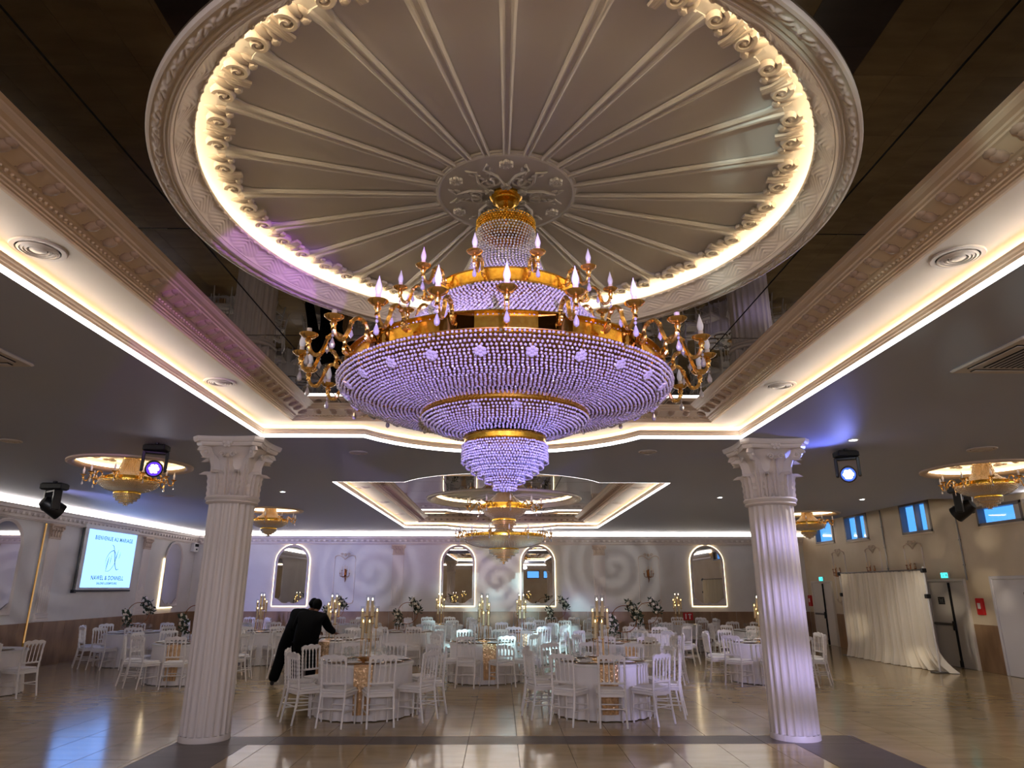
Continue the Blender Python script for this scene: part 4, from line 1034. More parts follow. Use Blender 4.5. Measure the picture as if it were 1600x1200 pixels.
def pilaster(wall, u, label, w_=0.42):
    loc, rz = WALLM[wall](u)
    r = empty('pilaster', loc, rz, label, 'pilaster', 'fluted wall pilasters')
    b = MB(); h = w_/2
    b.box(-h, 1.25, 0.0, h, 3.05, 0.04, 0.006)
    for k in range(5):
        x = -h+0.05+(w_-0.1)*k/4; b.tube([(x, 1.27, 0.045), (x, 1.75+0.08*(2-abs(k-2)), 0.045), (x, 1.82+0.08*(2-abs(k-2)), 0.035)], [0.026, 0.026, 0.004], 6)
    b.xf(TOWALL); b.obj('shaft', 'plaster', r)
    b = MB(); b.box(-h-0.06, 1.05, 0, h+0.06, 1.13, 0.08, 0.008); b.box(-h-0.03, 1.13, 0, h+0.03, 1.19, 0.07, 0.01); b.box(-h-0.045, 1.19, 0, h+0.045, 1.25, 0.06, 0.01); b.xf(TOWALL); b.obj('base', 'plaster', r)
    b = MB(); b.box(-h-0.01, 3.03, 0, h+0.01, 3.08, 0.06, 0.01); b.box(-h-0.05, 3.34, 0, h+0.05, 3.40, 0.10, 0.01); b.box(-h, 3.08, 0, h, 3.34, 0.045)
    for k in range(4):
        x = -h+0.05+(w_-0.1)*k/3; b.blob((x, 3.15, 0.06), 0.045, 0.09, 0.03, 6, 4); b.blob((x, 3.26, 0.075), 0.04, 0.05, 0.04, 6, 4)
    for s_ in (-1, 1): b.tube([(s_*h+px, 3.29+py, 0.08) for px, py in spiral(1.2, 0.055, 0.01, 14)], 0.018, 5)
    b.xf(TOWALL); b.obj('capital', 'plaster_rose', r)
    return r
pilaster('back', -3.80, 'fluted pilaster on the back wall left of the middle mirrors'); pilaster('back', 3.66, 'fluted pilaster on the back wall right of the middle mirrors')
pilaster('left', 17.72, 'fluted pilaster on the left wall, on the near side of the screen'); pilaster('left', 22.38, 'fluted pilaster on the left wall, on the far side of the screen')
# amber beam on the left wall, imitated by a glowing strip
ab = empty('amber_streak', (XL, 17.28, 0), 0, 'amber light streak shaped as glowing strip on left wall beside a pilaster', 'light streak')
MB().box(0.032, -0.03, 0.35, 0.045, 0.03, 3.38).obj('streak_back', 'gold', ab); MT['amber'] = emat('amber_beam_glow', (1.0, 0.58, 0.24, 1), 0.3); MB().box(0.046, -0.022, 0.6, 0.05, 0.022, 3.36).obj('amber_strip', 'amber', ab)

# projection screen with the wedding title
scr = empty('projection_screen', (XL, 20.28, 0), pi/2, 'bright projection screen with wedding title and monogram on the left wall', 'screen')
b = MB(); b.poly([(-1.26, 1.86), (1.26, 1.86), (1.26, 3.40), (-1.26, 3.40)], [], 0.101); b.xf(TOWALL); b.obj('picture', 'screen', scr)
b = MB(); b.box(-1.42, 1.80, 0.09, 1.30, 3.43, 0.098); b.xf(TOWALL); b.obj('screen_fabric', 'white', scr)
b = MB(); b.box(-1.46, 3.42, 0.0, 1.34, 3.52, 0.12, 0.01); b.xf(TOWALL); b.obj('casing', 'white', scr)
b = MB(); b.tube([(-1.47, 1.74, 0.06), (-1.47, 3.4, 0.06)], 0.02, 6); b.tube([(-1.5, 1.77, 0.09), (1.32, 1.77, 0.09)], 0.02, 6); b.box(-1.52, 1.72, 0.03, -1.42, 1.80, 0.12); b.xf(TOWALL); b.obj('bottom_bar', 'black', scr)
def text(name, body, size, x, z, parent, m, depth=0.104, space=1.0, wide=1.0, align='CENTER'):
    cu = bpy.data.curves.new(name, 'FONT'); cu.body = body; cu.size = size; cu.align_x = align; cu.align_y = 'CENTER'; cu.space_character = space
    cu.offset = 0.0035; cu.materials.append(MT[m] if isinstance(m, str) else m)
    tmp = add(name, cu); bpy.context.view_layer.update()
    me = bpy.data.meshes.new_from_object(tmp.evaluated_get(bpy.context.evaluated_depsgraph_get())); bpy.data.objects.remove(tmp)
    if not me.materials: me.materials.append(cu.materials[0])
    return add(name, me, parent, (x, -depth, z), (pi/2, 0, 0))
text('lettering', 'BIENVENUE AU MARIAGE', 0.155, 0.05, 3.19, scr, 'ink', space=1.15)
text('lettering', 'NAWEL & DONNELL', 0.165, 0.0, 2.115, scr, 'ink', space=1.12)
text('lettering', 'SALONS LUXEMBOURG', 0.085, 0.0, 1.97, scr, MT['ink'], space=1.2)
def pen(pts, r0):
    q = smooth_prof(pts, 30); return [(x, y, 0.105) for x, y in q], [r0*(0.35+0.65*sin(pi*k/(len(q)-1))) for k in range(len(q))]
b = MB()
for pts, r0 in (([(-0.10, 2.70), (-0.14, 2.52), (-0.18, 2.30)], 0.018), ([(-0.18, 2.30), (0.02, 2.33), (0.22, 2.52), (0.24, 2.74), (0.10, 2.88), (-0.12, 2.80), (-0.24, 2.60), (-0.20, 2.42)], 0.011),
                ([(-0.03, 3.04), (0.08, 2.98), (0.18, 2.72), (0.26, 2.50), (0.36, 2.36), (0.48, 2.38)], 0.017), ([(0.03, 2.78), (0.0, 2.62), (-0.02, 2.50)], 0.01), ([(0.34, 2.92), (0.28, 2.72), (0.22, 2.54)], 0.012), ([(0.46, 2.86), (0.44, 2.74), (0.40, 2.66)], 0.009)):
    p, r_ = pen(pts, r0); b.tube(p, r_, 5, flat=0.15)
b.xf(TOWALL); b.obj('monogram', 'ink', scr)

# doors on the right wall (door_n is part of the room)
def door(n, y0, y1, top, split, m, bar=True):
    r = empty('door_%d' % n, (XR, 0, 0), 0, kind='structure')
    f = MB(); t = 0.07
    f.box(-0.07, y0-t, 0, 0, y0, top+t, 0.008); f.box(-0.07, y1, 0, 0, y1+t, top+t, 0.008); f.box(-0.07, y0, top, 0, y1, top+t, 0.008); f.obj('door_frame', m, r)
    cut = y0+(y1-y0)*split if split else y0
    leaves = [(cut, y1)]+([(y0, cut)] if split else [])
    for k, (a, b_) in enumerate(leaves):
        lf = MB().box(-0.045, a+0.006, 0.008, 0, b_-0.006, top-0.005, 0.004).obj('door_leaf', m, r)
        if k == 0 and bar:
            MB().box(-0.10, a+0.05, 0.97, -0.05, b_-0.06, 1.03, 0.008).obj('push_bar', 'grey', lf)
            MB().box(-0.085, a+0.005, 0.03, -0.045, a+0.045, top-0.02).obj('lock_rod', 'dark', lf)
            MB().box(-0.115, a, 0.86, -0.045, a+0.07, 1.08, 0.01).obj('lock_case', 'black', lf)
            MB().box(-0.10, a-0.01, 0.01, -0.045, a+0.06, 0.17, 0.01).obj('floor_bolt', 'black', lf)
        if not bar: MB().box(-0.05, a+0.3, 1.72, -0.044, a+0.52, 1.78).obj('door_sign', 'dark', lf)
    return r
door(1, 24.05, 25.45, 2.04, 0.38, 'door'); d2 = door(2, 17.1, 18.5, 2.02, 0.36, 'door'); door(3, 14.62, 16.05, 2.06, 0, 'door_cool', False)
pl = empty('door_plate', (XR-0.046, 18.05, 1.56), -pi/2, 'small dark instruction plate on the near exit door', 'sign')
MB().box(-0.13, -0.004, -0.09, 0.13, 0, 0.09).obj('plate', 'dark', pl)
b = MB()
for (x0, z0, x1, z1) in ((-0.105, -0.065, 0.105, -0.045), (-0.105, 0.045, -0.02, 0.065), (0.02, 0.045, 0.105, 0.065), (-0.085, -0.035, 0.085, 0.035)): b.box(x0, -0.006, z0, x1, -0.004, z1)
b.obj('pictogram', 'grey', pl)
def exit_sign(y, label):
    r = empty('exit_sign', (XR, y, 2.18), -pi/2, label, 'exit sign', 'lit exit signs')
    MB().box(-0.15, -0.05, -0.075, 0.15, 0, 0.075, 0.012).obj('housing', 'white', r)
    MB().box(-0.135, -0.056, -0.062, 0.135, -0.05, 0.062).obj('lens', 'exit', r)
    b = MB(); b.blob((-0.05, -0.058, 0.045), 0.015, 0.002, 0.015, 6, 4); b.tube([(-0.05, -0.058, 0.025), (-0.04, -0.058, -0.01), (-0.07, -0.058, -0.055)], 0.009, 4); b.tube([(-0.04, -0.058, -0.01), (0.0, -0.058, -0.02), (0.0, -0.058, -0.055)], 0.008, 4)
    b.tube([(0.03, -0.058, 0), (0.12, -0.058, 0)], 0.01, 4); b.tube([(0.08, -0.058, 0.035), (0.12, -0.058, 0), (0.08, -0.058, -0.035)], 0.01, 4); b.obj('running_figure', 'white', r)
exit_sign(24.7, 'glowing turquoise exit sign over the far door'); exit_sign(17.75, 'glowing turquoise exit sign over the near double door')
def call_point(y, z, label, s_=1.0):
    r = empty('fire_call_box', (XR, y, z), -pi/2, label, 'fire alarm', 'red fire boxes')
    MB().box(-0.11*s_, -0.07, -0.19*s_, 0.11*s_, 0, 0.19*s_, 0.012).obj('case', 'red', r); MB().box(-0.05*s_, -0.075, -0.05*s_, 0.05*s_, -0.07, 0.08*s_).obj('pictogram', 'white', r)
call_point(25.80, 1.43, 'red fire box on the wall beside the far door'); call_point(16.62, 1.45, 'red fire box on the wall between the near double door and the last door')
fs = empty('fire_sign', (6.83, YB-0.032, 0.88), 0, 'small red fire sign on the back wainscot under the right mirror', 'sign')
MB().box(-0.18, -0.006, -0.13, 0.18, 0, 0.13).obj('board', 'red', fs); b = MB()
for x in (-0.10, 0.04): b.box(x, -0.01, -0.09, x+0.04, -0.006, 0.09)
b.box(0.0, -0.01, 0.05, 0.12, -0.006, 0.08); b.obj('pictogram', 'white', fs)
for y, nm in ((20.35, 'between the high windows'), (16.95, 'beside the near double door')):
    r = empty('conduit', (XR, y, 0), 0, 'thin cable conduit running up the right wall '+nm, 'conduit'); MB().tube([(-0.02, 0, 2.05), (-0.02, 0, 4.1 if y > 17.5 else 3.84)], 0.018, 6).obj('pipe', 'grey', r)
    for z in (2.4, 3.0, 3.6): MB().box(-0.045, -0.025, z, 0, 0.025, z+0.02).obj('clip', 'grey', r)
vb = empty('wall_speaker', (XL, 25.75, 3.28), pi/2, 'small pale speaker box high in the far left corner', 'speaker')
MB().box(-0.2, -0.14, -0.16, 0.2, 0, 0.16, 0.015).obj('case', 'white', vb); MB().box(-0.15, -0.145, 0.02, 0.15, -0.14, 0.12).obj('grille', 'dark', vb); MB().box(-0.05, -0.15, -0.1, 0.06, -0.14, -0.05).obj('badge', 'dark', vb)

# drape on its stand
dr = empty('backdrop_drape', (0, 0, 0), 0, 'long ivory drape hung from a stand along the right wall', 'drape')
b = MB(); ny, nz = 240, 22
for j in range(nz+1):
    t = j/nz; z = 2.27*(1-t)+0.012*t
    for i in range(ny+1):
        s_ = i/ny; y = 20.8-4.05*s_
        amp = 0.045+0.03*t; f = sin(i*0.55+1.2*sin(i*0.083))+0.5*sin(i*0.23+2)
        fl_ = 0.0 if t < 0.72 else ((t-0.72)/0.28)**2.2
        x = 10.12+amp*f-0.10*fl_
        y2 = y-fl_*0.36*max(0, (s_-0.6)/0.4)
        x += fl_*0.30*max(0, (s_-0.55)/0.45)
        b.v.append((x, y2, z))
for j in range(nz):
    for i in range(ny): a = j*(ny+1)+i; b.f.append((a, a+1, a+ny+2, a+ny+1))
b.obj('cloth', 'drape', dr, smooth=True)
b = MB(); b.tube([(10.12, 20.86, 2.285), (10.12, 16.66, 2.285)], 0.022, 8); b.obj('rail', 'grey', dr)
for y in (20.86, 16.66):
    pole = MB().tube([(10.12, y, 0.02), (10.12, y, 2.36)], 0.022, 8).obj('pole', 'white', dr)
    for z in (1.68, 2.27): MB().box(10.07, y-0.05, z-0.05, 10.17, y+0.05, z+0.05, 0.01).obj('clamp', 'black', pole)
    MB().box(9.95, y-0.12, 0, 10.29, y+0.12, 0.025, 0.008).obj('foot', 'grey', pole)

# ------------------------------------------------------------------ ceiling fittings
def vent(x, y, z, R, label, grp='round slotted ceiling vents'):
    r = empty('ceiling_vent', (x, y, z), 0, label, 'ceiling vent', grp)
    MB().lathe([(R, 0), (R, -0.006), (R*0.97, -0.012), (R*0.80, -0.012), (R*0.78, 0.0)], 40).obj('flange', 'ac', r, smooth=True)
    MB().disc(R*0.8, -0.001, 32, up=False).obj('throat', 'dark', r)
    for q in (0.68, 0.55, 0.42): MB().lathe([(R*q+0.010, -0.014), (R*q-0.006, -0.02), (R*q-0.012, -0.004), (R*q+0.004, -0.002)], 36).obj('slat_ring', 'ac', r, smooth=True)
    MB().lathe([(R*0.3, -0.004), (R*0.3, -0.014), (R*0.24, -0.02), (0, -0.022)], 28).obj('centre_disc', 'ac', r, smooth=True)
for y, a in ((4.16, 'near'), (7.24, 'far'), (1.05, 'nearest')):
    for s_, nm in ((-1, 'left'), (1, 'right')): vent(s_*3.13, y, ZS, 0.17, 'round slotted vent in the %s soffit strip, the %s one' % (nm, a))
for k, y in enumerate((15.4, 18.2, 21.2)):
    for s_, nm in ((-1, 'left'), (1, 'right')): vent(s_*3.13, y, ZS, 0.17, 'round slotted vent in the far recess, %s soffit, %s one' % (nm, ('first', 'second', 'third')[k]))
vent(7.21, 9.9, ZC, 0.2, 'round ceiling vent above the chandelier at the right edge')
vent(-2.21, 10.37, ZC, 0.14, 'flat round ceiling vent between the recesses, left'); vent(2.24, 10.2, ZC, 0.14, 'flat round ceiling vent between the recesses, right')
vent(-7.6, 15.6, ZC, 0.16, 'round ceiling vent beyond the left cove, over the screen side'); vent(-7.0, 9.6, ZC, 0.14, 'round ceiling vent in front of the left cove')
def downlight(x, y, label):
    r = empty('downlight', (x, y, ZC), 0, label, 'downlight', 'recessed downlights')
    MB().lathe([(0.075, 0), (0.072, -0.01), (0.055, -0.012), (0.05, 0.0)], 24).obj('bezel', 'white', r, smooth=True); MB().disc(0.05, -0.004, 20, up=False).obj('lens', 'downlight', r)
    s_ = spot('downlight_beam', (x, y, ZC-0.03), (x, y, 0), (1.0, 0.93, 0.85), 70, 120, 0.6, 0.04)
for x, y, nm in ((-4.75, 14.85, 'left, beyond the left column'), (5.03, 15.58, 'right of the far recess'), (4.95, 9.28, 'just above the blue stage light'), (8.46, 15.85, 'far right by the windows')):
    downlight(x, y, 'small lit downlight in the ceiling '+nm)
def cassette(x0, y0, label):
    S_ = 0.95; r = empty('air_conditioner', (x0+S_/2, y0+S_/2, ZC), 0, label, 'air conditioner', 'ceiling cassettes')
    h = S_/2
    MB().box(-h, -h, -0.03, h, h, 0, 0.012).obj('panel', 'ac', r)
    for k in range(4):
        b = MB(); b.box(-h*0.68, h*0.72, -0.036, h*0.68, h*0.86, -0.0295); b.xf(Matrix.Rotation(k*pi/2, 4, 'Z')); b.obj('slot', 'dark', r)
        b = MB(); b.box(-h*0.66, h*0.73, -0.042, h*0.66, h*0.84, -0.035, 0.003); b.xf(Matrix.Rotation(k*pi/2, 4, 'Z')); b.obj('flap', 'ac', r)
    g = MB().box(-h*0.6, -h*0.6, -0.034, h*0.6, h*0.6, -0.0295).obj('grille', 'dark', r)
    for k in range(11): t = -h*0.55+h*1.1*k/10; MB().box(t-0.006, -h*0.58, -0.042, t+0.006, h*0.58, -0.034).obj('grille_bar', 'ac', g)
cassette(-5.33, 5.15, 'square ceiling air conditioner at the left picture edge'); cassette(4.30, 5.18, 'square ceiling air conditioner at the right picture edge')
def moving_head(x, y, aimp, lit, label):
    r = empty('moving_head_light', (x, y, ZC), 0, label, 'stage light', 'moving head stage lights')
    MB().box(-0.16, -0.10, -0.13, 0.16, 0.10, -0.03, 0.02).obj('base', 'black', r); MB().tube([(0, 0, 0), (0, 0, -0.05)], 0.03, 8).obj('hook', 'black', r)
    d = Vector(aimp)-Vector((x, y, ZC-0.36)); az = atan2(d.x, -d.y)
    yk = MB()
    yk.box(-0.13, -0.05, -0.17, 0.13, 0.05, -0.13, 0.01)
    for s_ in (-1, 1): yk.box(s_*0.15-0.022, -0.055, -0.42, s_*0.15+0.022, 0.055, -0.13, 0.012)
    y_ = yk.obj('yoke', 'black', r, None, (0, 0, az))
    h = MB(); h.lathe([(0.0, -0.14), (0.07, -0.135), (0.10, -0.08), (0.112, 0.06), (0.118, 0.16), (0.10, 0.165), (0.095, 0.13)], 20)
    rot = d.to_track_quat('Z', 'Y').to_euler()
    hd = h.obj('head', 'black', r, (0, 0, -0.36), rot, smooth=True)
    if lit:
        MB().disc(0.097, 0.135, 24).obj('lens', 'lens_'+lit, hd); 
        c = MB()
        for k in range(7): c.disc(0.03 if lit == 'blue' else 0.024, 0.137, 12, c=(0.043*cos(k*pi/3)*(k < 6), 0.043*sin(k*pi/3)*(k < 6)))
        c.obj('lens_core', 'lens_core', hd)
    else: MB().disc(0.097, 0.135, 24).obj('lens', 'dark', hd); r.scale = (1.35, 1.35, 1.35)
moving_head(-4.98, 9.71, (-0.5, 2, 1.0), 'violet', 'moving head stage light glowing violet, in front of the left glowing cove')
moving_head(5.17, 9.96, (0.8, 2, 0.8), 'blue', 'moving head stage light glowing blue right of the right column')
moving_head(-8.78, 13.47, (-4, 20, -1), None, 'unlit black moving head stage light over the screen side')
moving_head(9.23, 13.48, (6, 19, 0), None, 'unlit black moving head stage light by the right window')
# spill of the blue head; violet spot from an unseen lamp behind the camera
spot('blue_head_spill', (5.17, 9.75, 3.42), (3.2, 9.0, 3.75), BLU, 45, 100, 0.8, 0.06)
spot('violet_beam', (2.0, -2.0, 2.0), (-1.62, 5.15, 4.16), (0.42, 0.16, 1.0), 420, 5, 0.1, 0.02)

# ------------------------------------------------------------------ tables, chairs, tableware
ORD = ['first', 'second', 'third', 'fourth', 'fifth', 'sixth']
# x, y, name, row, centrepiece, first chair angle, runner angle
TABLES = [(-2.1, 11.5, 'front left table', 1, 'candles', -13, 7, None), (1.6, 11.5, 'front right table', 1, 'candles', 0, 0, None),
    (-9.55, 13.5, 'table at the left picture edge', 2, None, 40, None, (0, 1, 9)),
    (-6.5, 15.3, 'first table of the second row', 2, 'hoop', 8, 0, None), (-3.75, 16.1, 'second table of the second row', 2, 'candles', 26, 0, None), (-0.35, 15.4, 'third table of the second row', 2, 'candles', -15, 10, None),
    (2.65, 15.3, 'fourth table of the second row', 2, 'hoop', 10, 0, None), (5.6, 15.3, 'fifth table of the second row', 2, 'candles', -14, None, None)]
for k, (x, y, cp) in enumerate(((-9.3, 18.5, 'hoop'), (-6.3, 18.9, 'candles'), (-2.45, 18.9, 'hoop'), (0.55, 18.9, 'candles'), (3.9, 18.9, 'hoop'), (6.9, 19.2, None))):
    TABLES.append((x, y, ORD[k]+' table of the third row', 3, cp, 12*k % 36-10, 0 if k in (3,) else None, None))
for k, (x, y, cp) in enumerate(((-8.4, 22.3, 'candles'), (-5.2, 22.5, 'hoop'), (-1.9, 22.5, 'candles'), (1.8, 22.5, 'hoop'), (5.6, 22.5, 'candles'))):
    TABLES.append((x, y, ORD[k]+' table of the back row', 4, cp, 17*k % 36-10, None, None))

# chair, seat facing +y
def post_path(sx):
    return [(sx*0.185, -0.265, 0.0), (sx*0.182, -0.215, 0.30), (sx*0.18, -0.195, 0.46), (sx*0.182, -0.205, 0.60), (sx*0.185, -0.235, 0.90)]
def turned(b, x, y0, z0, y1, z1, r, n=7, seg=6):
    P = []; R = []
    for k in range(n*4+1):
        t = k/(n*4); P.append((x, y0+(y1-y0)*t, z0+(z1-z0)*t)); R.append(r*(0.78+0.34*abs(sin(pi*t*n))))
    b.tube(P, R, seg)
def chair_parts(lo=False):
    sg = 5 if lo else 8; d = {}
    d['seat'] = MB().box(-0.21, -0.20, 0.425, 0.21, 0.20, 0.452, 0.012)
    d['cushion'] = MB().box(-0.19, -0.175, 0.452, 0.19, 0.185, 0.485, 0.014)
    b = MB(); P = [(x/10*0.19, -0.198+0.0*x, 0.405-0.03*(1-(x/10)**2)*-1) for x in range(-10, 11, 4)]
    b.box(-0.19, -0.205, 0.39, 0.19, -0.185, 0.428); b.box(-0.19, 0.175, 0.39, 0.19, 0.19, 0.428); b.box(-0.2, -0.19, 0.395, -0.185, 0.18, 0.428); b.box(0.185, -0.19, 0.395, 0.2, 0.18, 0.428); d['apron'] = b
    d['leg'] = [MB().tube([(s_*0.182, 0.185, 0.0), (s_*0.178, 0.175, 0.425)], [0.013, 0.017], sg) for s_ in (-1, 1)]
    d['leg'] += [MB().tube([(s_*0.188, -0.268, 0.0), (s_*0.182, -0.215, 0.28), (s_*0.18, -0.197, 0.452)], [0.014, 0.017, 0.018], sg) for s_ in (-1, 1)]
    d['post'] = []
    for s_ in (-1, 1):
        b = MB(); turned(b, s_*0.182, -0.197, 0.452, -0.236, 0.90, 0.0165, 9 if not lo else 4, sg); d['post'].append(b)
    # crest rail: scalloped above, arched between the spindles below
    b = MB(); n = 20; t0 = 0.013
    up = [(x, 0.925+0.022*max(0, cos(pi*x/0.40))+0.008*cos(x*47)) for x in np.linspace(-0.198, 0.198, n+1)]
    dnn = [(x, 0.892-0.040*abs(sin(pi*(x+0.182)/0.0728+pi/2))**3) for x in np.linspace(-0.198, 0.198, n*2+1)]
    out = dnn+up[::-1]; k0 = len(out)
    for y in (-0.238-t0, -0.238+t0):
        for x, z in out: b.v.append((x, y, z))
    tr = tessellate_polygon([[Vector((x, z, 0)) for x, z in out]])
    for t in tr: b.f.append(tuple(t)); b.f.append(tuple(k0+i for i in t[::-1]))
    for i in range(k0): b.f.append((i, (i+1) % k0, k0+(i+1) % k0, k0+i))
    d['crest_rail'] = b
    b = MB(); b.box(-0.185, -0.214, 0.555, 0.185, -0.196, 0.582, 0.004)
    for q in range(4): b.blob((-0.109+0.0728*q, -0.205, 0.584), 0.02, 0.010, 0.016, 6, 4)
    d['lower_rail'] = b
    d['spindle'] = []
    for q in range(4):
        x = -0.109+0.0728*q; b = MB(); turned(b, x, -0.206, 0.58, -0.233, 0.87, 0.0095, 5 if not lo else 3, 6 if not lo else 4); d['spindle'].append(b)
    d['stretcher'] = []
    for pts in ([(-0.183, -0.228, 0.24), (0.183, -0.228, 0.24)], [(-0.18, 0.18, 0.24), (0.18, 0.18, 0.24)], [(-0.183, -0.235, 0.19), (-0.181, 0.182, 0.19)], [(0.183, -0.235, 0.19), (0.181, 0.182, 0.19)]):
        d['stretcher'].append(MB().tube(pts, 0.010, sg))
    return d
def merge(dst, src):
    n = len(dst.v); dst.v += src.v; dst.f += [tuple(n+i for i in f) for f in src.f]
CH = chair_parts()
def make_chair(level):
    r = empty('banquet_chair', (0, 0, 0), 0, 'x', 'chair')
    flat = {k: (v if isinstance(v, list) else [v]) for k, v in CH.items()}
    if level == 1:
        for k, l in flat.items():
            if k == 'spindle': continue
            for b in l: 
                o = b.obj(k, 'cushion' if k == 'cushion' else 'chair', r, smooth=k in ('leg', 'post', 'stretcher'))
                if k == 'crest_rail':
                    for s_ in flat['spindle']: s_.obj('spindle', 'chair', o, smooth=True)
    else:
        L = chair_parts(True); fl = {k: (v if isinstance(v, list) else [v]) for k, v in L.items()}
        b = MB(); [merge(b, x) for k in ('crest_rail', 'lower_rail', 'post', 'spindle') for x in fl[k]]; b.obj('backrest', 'chair', r)
        b = MB(); [merge(b, x) for k in ('seat', 'apron', 'stretcher') for x in fl[k]]; b.obj('seat', 'chair', r)
        fl['cushion'][0].obj('cushion', 'cushion', r)
        for x in fl['leg']: x.obj('leg', 'chair', r)
    return r
ch_full, ch_mid = make_chair(1), make_chair(2)
L = chair_parts(True); fb = MB()
for k, l in L.items():
    for x in (l if isinstance(l, list) else [l]): merge(fb, x)
far_me = fb.mesh('banquet_chair', MT['chair'])
used = {1: False, 2: False}
TR, TH_ = 0.75, 0.76
# cloth
def cloth_mesh():
    b = MB(); seg = 120
    prof = [(0.0, TH_), (0.3, TH_), (0.6, TH_), (0.735, TH_), (0.75, TH_-0.006), (0.758, TH_-0.03), (0.752, 0.66), (0.755, 0.5), (0.765, 0.3), (0.78, 0.12), (0.79, 0.012)]
    def fl(r, a, z):
        t = max(0, (0.66-z)/0.65); return r+0.02*t**1.3*(sin(22*a)+0.6*sin(37*a+1))
    b.lathe([(r_*0.95, z_) for r_, z_ in prof], seg, fl=fl); return b.mesh('tablecloth', MT['cloth'], True)
cl_me = cloth_mesh()
top_me = MB().lathe([(0.0, 0.745), (0.735, 0.745), (0.735, 0.715), (0.0, 0.715)], 40).mesh('tabletop', MT['white'])
leg_me = MB().tube([(0, 0, 0.0), (0, 0, 0.715)], 0.02, 6).mesh('leg', MT['grey'])
run_b = MB(); rp = [(-0.76, 0.10), (-0.745, 0.4), (-0.735, 0.70), (-0.722, 0.764), (-0.69, 0.766), (0.69, 0.766), (0.722, 0.764), (0.735, 0.70), (0.745, 0.4), (0.76, 0.10)]
q = []
for (a, c) in zip(rp, rp[1:]):
    for t in np.linspace(0, 1, 10, endpoint=False): q.append((a[0]+(c[0]-a[0])*t, a[1]+(c[1]-a[1])*t))
q.append(rp[-1])
for k, (y, z) in enumerate(q):
    for i in range(17):
        x = -0.14+0.28*i/16; hang = max(0, 0.74-z)
        yy = sqrt(max(0.02, y*y-0.5*x*x*(abs(y) > 0.67)))*(1 if y > 0 else -1)
        run_b.v.append((x*(1-0.25*hang), yy*1.012+(0.02*sin(i*1.6)*hang+0.016*(hang > 0))*(1 if y > 0 else -1), z))
for k in range(len(q)-1):
    for i in range(16): a = k*17+i; run_b.f.append((a, a+1, a+18, a+17))
run_me = run_b.mesh('table_runner', MT['sequin'], True)
# sparkle of the sequins: fine voronoi tilt
nt = MT['sequin'].node_tree; vo = nt.nodes.new('ShaderNodeTexVoronoi'); vo.inputs['Scale'].default_value = 75
tcn = nt.nodes.new('ShaderNodeTexCoord'); nt.links.new(tcn.outputs['Object'], vo.inputs['Vector'])
vm = nt.nodes.new('ShaderNodeVectorMath'); vm.operation = 'MULTIPLY_ADD'; vm.inputs[1].default_value = (0.9,)*3; vm.inputs[2].default_value = (-0.45,)*3
nt.links.new(vo.outputs['Color'], vm.inputs[0])
gn = nt.nodes.new('ShaderNodeNewGeometry'); va = nt.nodes.new('ShaderNodeVectorMath'); nt.links.new(gn.outputs['Normal'], va.inputs[0]); nt.links.new(vm.outputs[0], va.inputs[1])
vn = nt.nodes.new('ShaderNodeVectorMath'); vn.operation = 'NORMALIZE'; nt.links.new(va.outputs[0], vn.inputs[0]); nt.links.new(vn.outputs[0], nt.nodes['Principled BSDF'].inputs['Normal'])

pl_me = MB().lathe([(0.0, 0.004), (0.09, 0.004), (0.105, 0.012), (0.155, 0.016), (0.16, 0.013), (0.11, 0.0), (0.0, 0.0)], 28).mesh('charger', MT['goldrim'], True)
pl2_me = MB().lathe([(0.0, 0.016), (0.085, 0.016), (0.13, 0.026), (0.132, 0.023), (0.085, 0.010), (0.0, 0.010)], 28).mesh('plate', MT['porcelain'], True)
nb = MB(); nb.box(-0.05, -0.09, 0.02, 0.05, 0.09, 0.032, 0.005); nb.box(-0.045, -0.06, 0.032, 0.045, 0.07, 0.04, 0.004); nap_me = nb.mesh('napkin', MT['cloth'])
gb = MB(); gb.lathe([(0.0, 0.002), (0.033, 0.002), (0.034, 0.005), (0.006, 0.012), (0.0045, 0.02), (0.0045, 0.085), (0.012, 0.095), (0.033, 0.125), (0.036, 0.15), (0.030, 0.195), (0.0285, 0.195), (0.034, 0.15), (0.031, 0.127), (0.0, 0.1)], 16)
gl_me = gb.mesh('wine_glass', MT['glass'], True)
tbk = MB(); tbk.lathe([(0.0, 0.002), (0.030, 0.002), (0.037, 0.09), (0.0355, 0.09), (0.029, 0.006), (0.0, 0.006)], 16); tu_me = tbk.mesh('tumbler', MT['glass'], True)
bo_b = MB().lathe([(0.0, 0.004), (0.05, 0.004), (0.07, 0.03), (0.11, 0.06), (0.108, 0.062), (0.065, 0.034), (0.0, 0.012)], 24); bowl_me = bo_b.mesh('bowl', MT['goldrim'], True)

